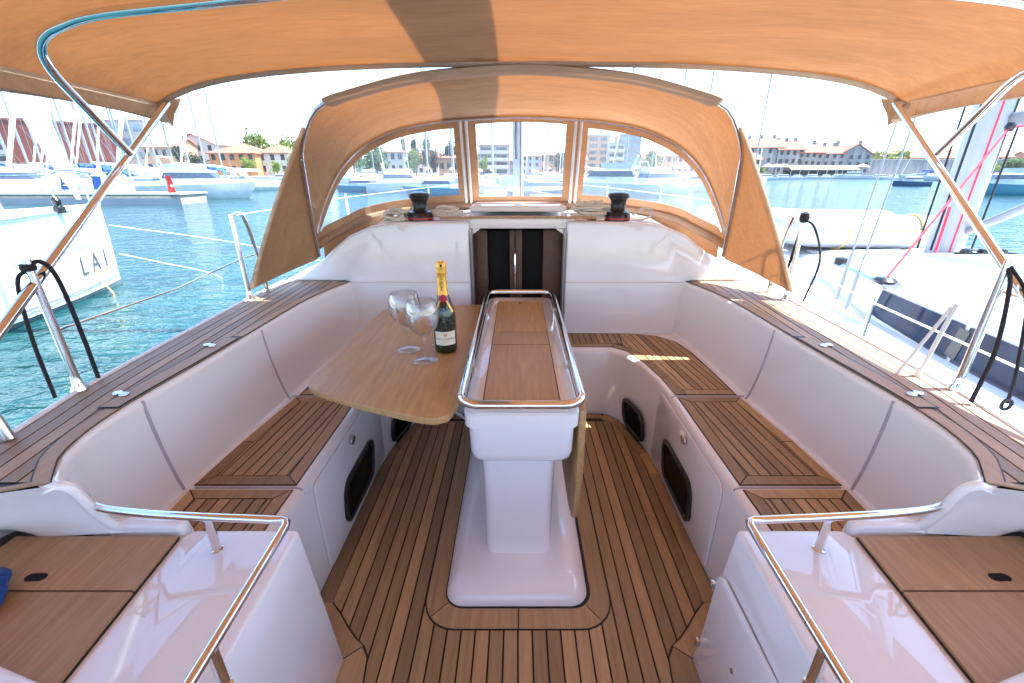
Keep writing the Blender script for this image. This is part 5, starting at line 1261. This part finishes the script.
house('gabled_house', 'grey house with pale roof right of our mast in the middle window', 522, 540, 156, 150, 142, 'wall_grey', 'tile_roof_pale', 'gable_x', rows=3, cols=3)
house('gabled_house', 'pale house at the right edge of the middle window', 540, 562, 155, 149, 146, 'wall_peach', 'tile_roof', 'hip', rows=2, cols=3)
block('apartment_block', 'tall pinkish tower block at the left of the right window', 588, 611, 136, 152, 'wall_peach', 'grey_window', 6, balcony=False)
block('apartment_block', 'lower block with balconies between the two towers in the right window', 609, 625, 144, 150, 'wall_white', 'grey_window', 4)
block('apartment_block', 'tall grey tower block in the middle of the right window', 622, 642, 135, 154, 'wall_grey', 'glass_facade', 6, balcony=False)
house('gabled_house', 'long low house at the right of the right window', 655, 690, 156, 150, 156, 'wall_peach', 'tile_roof', 'gable_x', rows=2, cols=6)
house('gabled_house', 'small house at the right end of the right window', 690, 722, 157, 151, 160, 'wall_white', 'tile_roof_pale', 'gable_x', rows=2, cols=5)
rw = [('first tall grey stone house from the left in the old town row', 752, 786, 150, 142, 160, 3), ('second grey stone house in the old town row, a step lower than the first', 783, 807, 152, 145, 158, 3), ('third grey stone house in the old town row, in its middle', 803, 826, 155, 148, 157, 2), ('fourth grey stone house in the old town row, left of the end house', 821, 848, 156, 150, 156, 3), ('end house of the old town stone row with white patches and gable', 844, 874, 157, 148, 155, 2)]
for k, (lb_, a, b_, e, r, D, ch) in enumerate(rw): house('stone_house', lb_, a, b_, e-2.5, r-3.5, D, 'stone_wall', 'tile_roof', 'gable_x' if k < 4 else 'gable_y', depth=11, rows=3, cols=4, rz=R(-9), chim=ch)
lw = thing('stone_wall', 'long low stone wall along the right shore beside the old town', 'wall', (at(900, 165, 158).x, 158, .3))
mb = MB(); a, b = at(868, 160, 158), at(1060, 160, 158); mb.box(a.x-lw.location.x, b.x-lw.location.x, 0, 1.5, -.5, a.z-.3); mb.build('wall_body', 'stone_wall', lw, local=True)
mb = MB(); mb.box(a.x-lw.location.x-.2, b.x-lw.location.x+.2, -.2, 1.7, a.z-.3, a.z); mb.build('wall_coping', 'quay_stone', lw, local=True)
tg = 'tiled houses behind the long stone wall'
h0 = house('town_house', 'small tiled roof house showing above the long stone wall', 912, 932, 158, 152, 172, 'wall_peach', 'tile_roof', 'gable_x', rows=2, cols=3, group=tg)
for px, D, sc_ in ((885, 178, 1.), (902, 186, 1.1), (938, 176, 1.), (955, 180, 1.1), (972, 170, 1.), (990, 176, 1.05), (1008, 182, 1.1), (1030, 172, 1.)):
    p = at(px, 160, D); dup(h0, (p.x, D, .3), R(random.uniform(-12, 12)), None, sc_)
fg = 'pale houses along the far shore ahead'
h1 = house('town_house', 'small pale house in the far shore row behind the masts', 455, 474, 160, 154, 150, 'wall_white', 'tile_roof', 'gable_x', rows=2, cols=3, group=fg)
for px, D in ((320, 138), (340, 145), (430, 150), (512, 152), (576, 152), (575, 160), (650, 162), (735, 164), (745, 158)):
    p = at(px, 160, D); dup(h1, (p.x, D, .3), R(random.uniform(-10, 10)), None, random.uniform(.9, 1.15))
# restaurant awnings and parasols at the old town quay
for lb_, a, b_, D in (('long cream restaurant awning on the quay in front of the stone houses', 787, 832, 147), ('cream awning with red edge right of the long awning on the quay', 833, 858, 147)):
    p0, p1 = at(a, 168, D), at(b_, 168, D); zt_ = at(a, 165.5, D).z; ze_ = at(a, 169.5, D).z
    t_ = thing('restaurant_awning', lb_, 'awning', ((p0.x+p1.x)/2, D, .3)); x = (p1.x-p0.x)/2
    mb = MB(); mb.grid([[(-x, -2.5, ze_-.5), (x, -2.5, ze_-.5)], [(-x, -2.5, ze_-.3), (x, -2.5, ze_-.3)], [(-x, 0, zt_-.3), (x, 0, zt_-.3)], [(-x, 2.5, ze_-.3), (x, 2.5, ze_-.3)]]); mb.build('awning_roof', 'awning_cloth', t_, local=True, solid=.05)
    for q in range(6):
        mb = MB(); xx = -x+2*x*q/5; mb.tube([(xx*.98, -2.4, -.2), (xx*.98, -2.4, ze_-.4)], .06, 6); mb.build('post', 'white_paint', t_, local=True)
    mb = MB(); mb.box(-x*.97, x*.97, 1.5, 2.2, -.2, ze_-.5); mb.build('dark_front', 'dark_opening', t_, local=True)
pg = 'cream parasols on the old town quay'
pr_ = thing('parasol', 'cream parasol open on the quay left of the long restaurant awning', 'parasol', (at(776, 168, 146).x, 146, .3), 0, pg)
mb = MB(); mb.lathe([(0, 3.3), (.9, 3.0), (1.9, 2.45), (1.9, 2.25)], n=8); mb.build('shade', 'awning_cloth', pr_, local=True, solid=.03, ang=20)
mb = MB(); mb.tube([(0, 0, -.1), (0, 0, 3.3)], .05, 6); mb.build('pole', 'alu', pr_, local=True)
for px in (768, 783, 862): dup(pr_, (at(px, 168, 146).x, 146, .3))
# ================================================================ LIGHT
w = bpy.data.worlds.new('World'); sc.world = w; w.use_nodes = True
nt_ = w.node_tree; bg = nt_.nodes['Background']; sk = nt_.nodes.new('ShaderNodeTexSky'); sk.sky_type = 'NISHITA'; sk.sun_disc = False
EL = math.atan2(1, .50)
sk.sun_elevation = EL; sk.sun_rotation = R(90); sk.air_density = 1.0; sk.dust_density = 1.2; sk.ozone_density = 1.0
nt_.links.new(sk.outputs[0], bg.inputs[0]); bg.inputs[1].default_value = .15
sd = bpy.data.lights.new('sun', 'SUN'); sd.energy = 4.2; sd.angle = R(.53); sd.color = (1, .955, .88)
so = bpy.data.objects.new('sun', sd); col.objects.link(so); so.location = (10, 0, 30)
so.rotation_euler = V((.50, 0.0, 1)).to_track_quat('Z', 'Y').to_euler()
sc.view_settings.view_transform = 'Standard'; sc.view_settings.look = 'None'; sc.view_settings.gamma = 1; sc.view_settings.use_curve_mapping = False
sc.view_settings.exposure = 2.2
sc.view_settings.use_white_balance = True; sc.view_settings.white_balance_temperature = 5750; sc.view_settings.white_balance_tint = 7
sc.cycles.max_bounces = 8; sc.cycles.diffuse_bounces = 5; sc.cycles.glossy_bounces = 4; sc.cycles.transmission_bounces = 8; sc.cycles.transparent_max_bounces = 10
sc.cycles.caustics_reflective = False; sc.cycles.caustics_refractive = False
sc.cycles.sample_clamp_indirect = 6

m = bpy.data.materials.new('haze'); m.use_nodes = True; t = m.node_tree; t.nodes.remove(t.nodes['Principled BSDF'])
pv = t.nodes.new('ShaderNodeVolumePrincipled'); pv.inputs['Color'].default_value = (.93, .96, 1, 1); pv.inputs['Density'].default_value = .00015; pv.inputs['Anisotropy'].default_value = .2
t.links.new(pv.outputs[0], t.nodes['Material Output'].inputs['Volume']); MATS['haze'] = m
mb = MB(); mb.box(-1600, 1600, -100, 1700, -3.0, 45)
hz = mb.build('haze', 'haze'); hz['kind'] = 'stuff'
sc.cycles.volume_bounces = 1
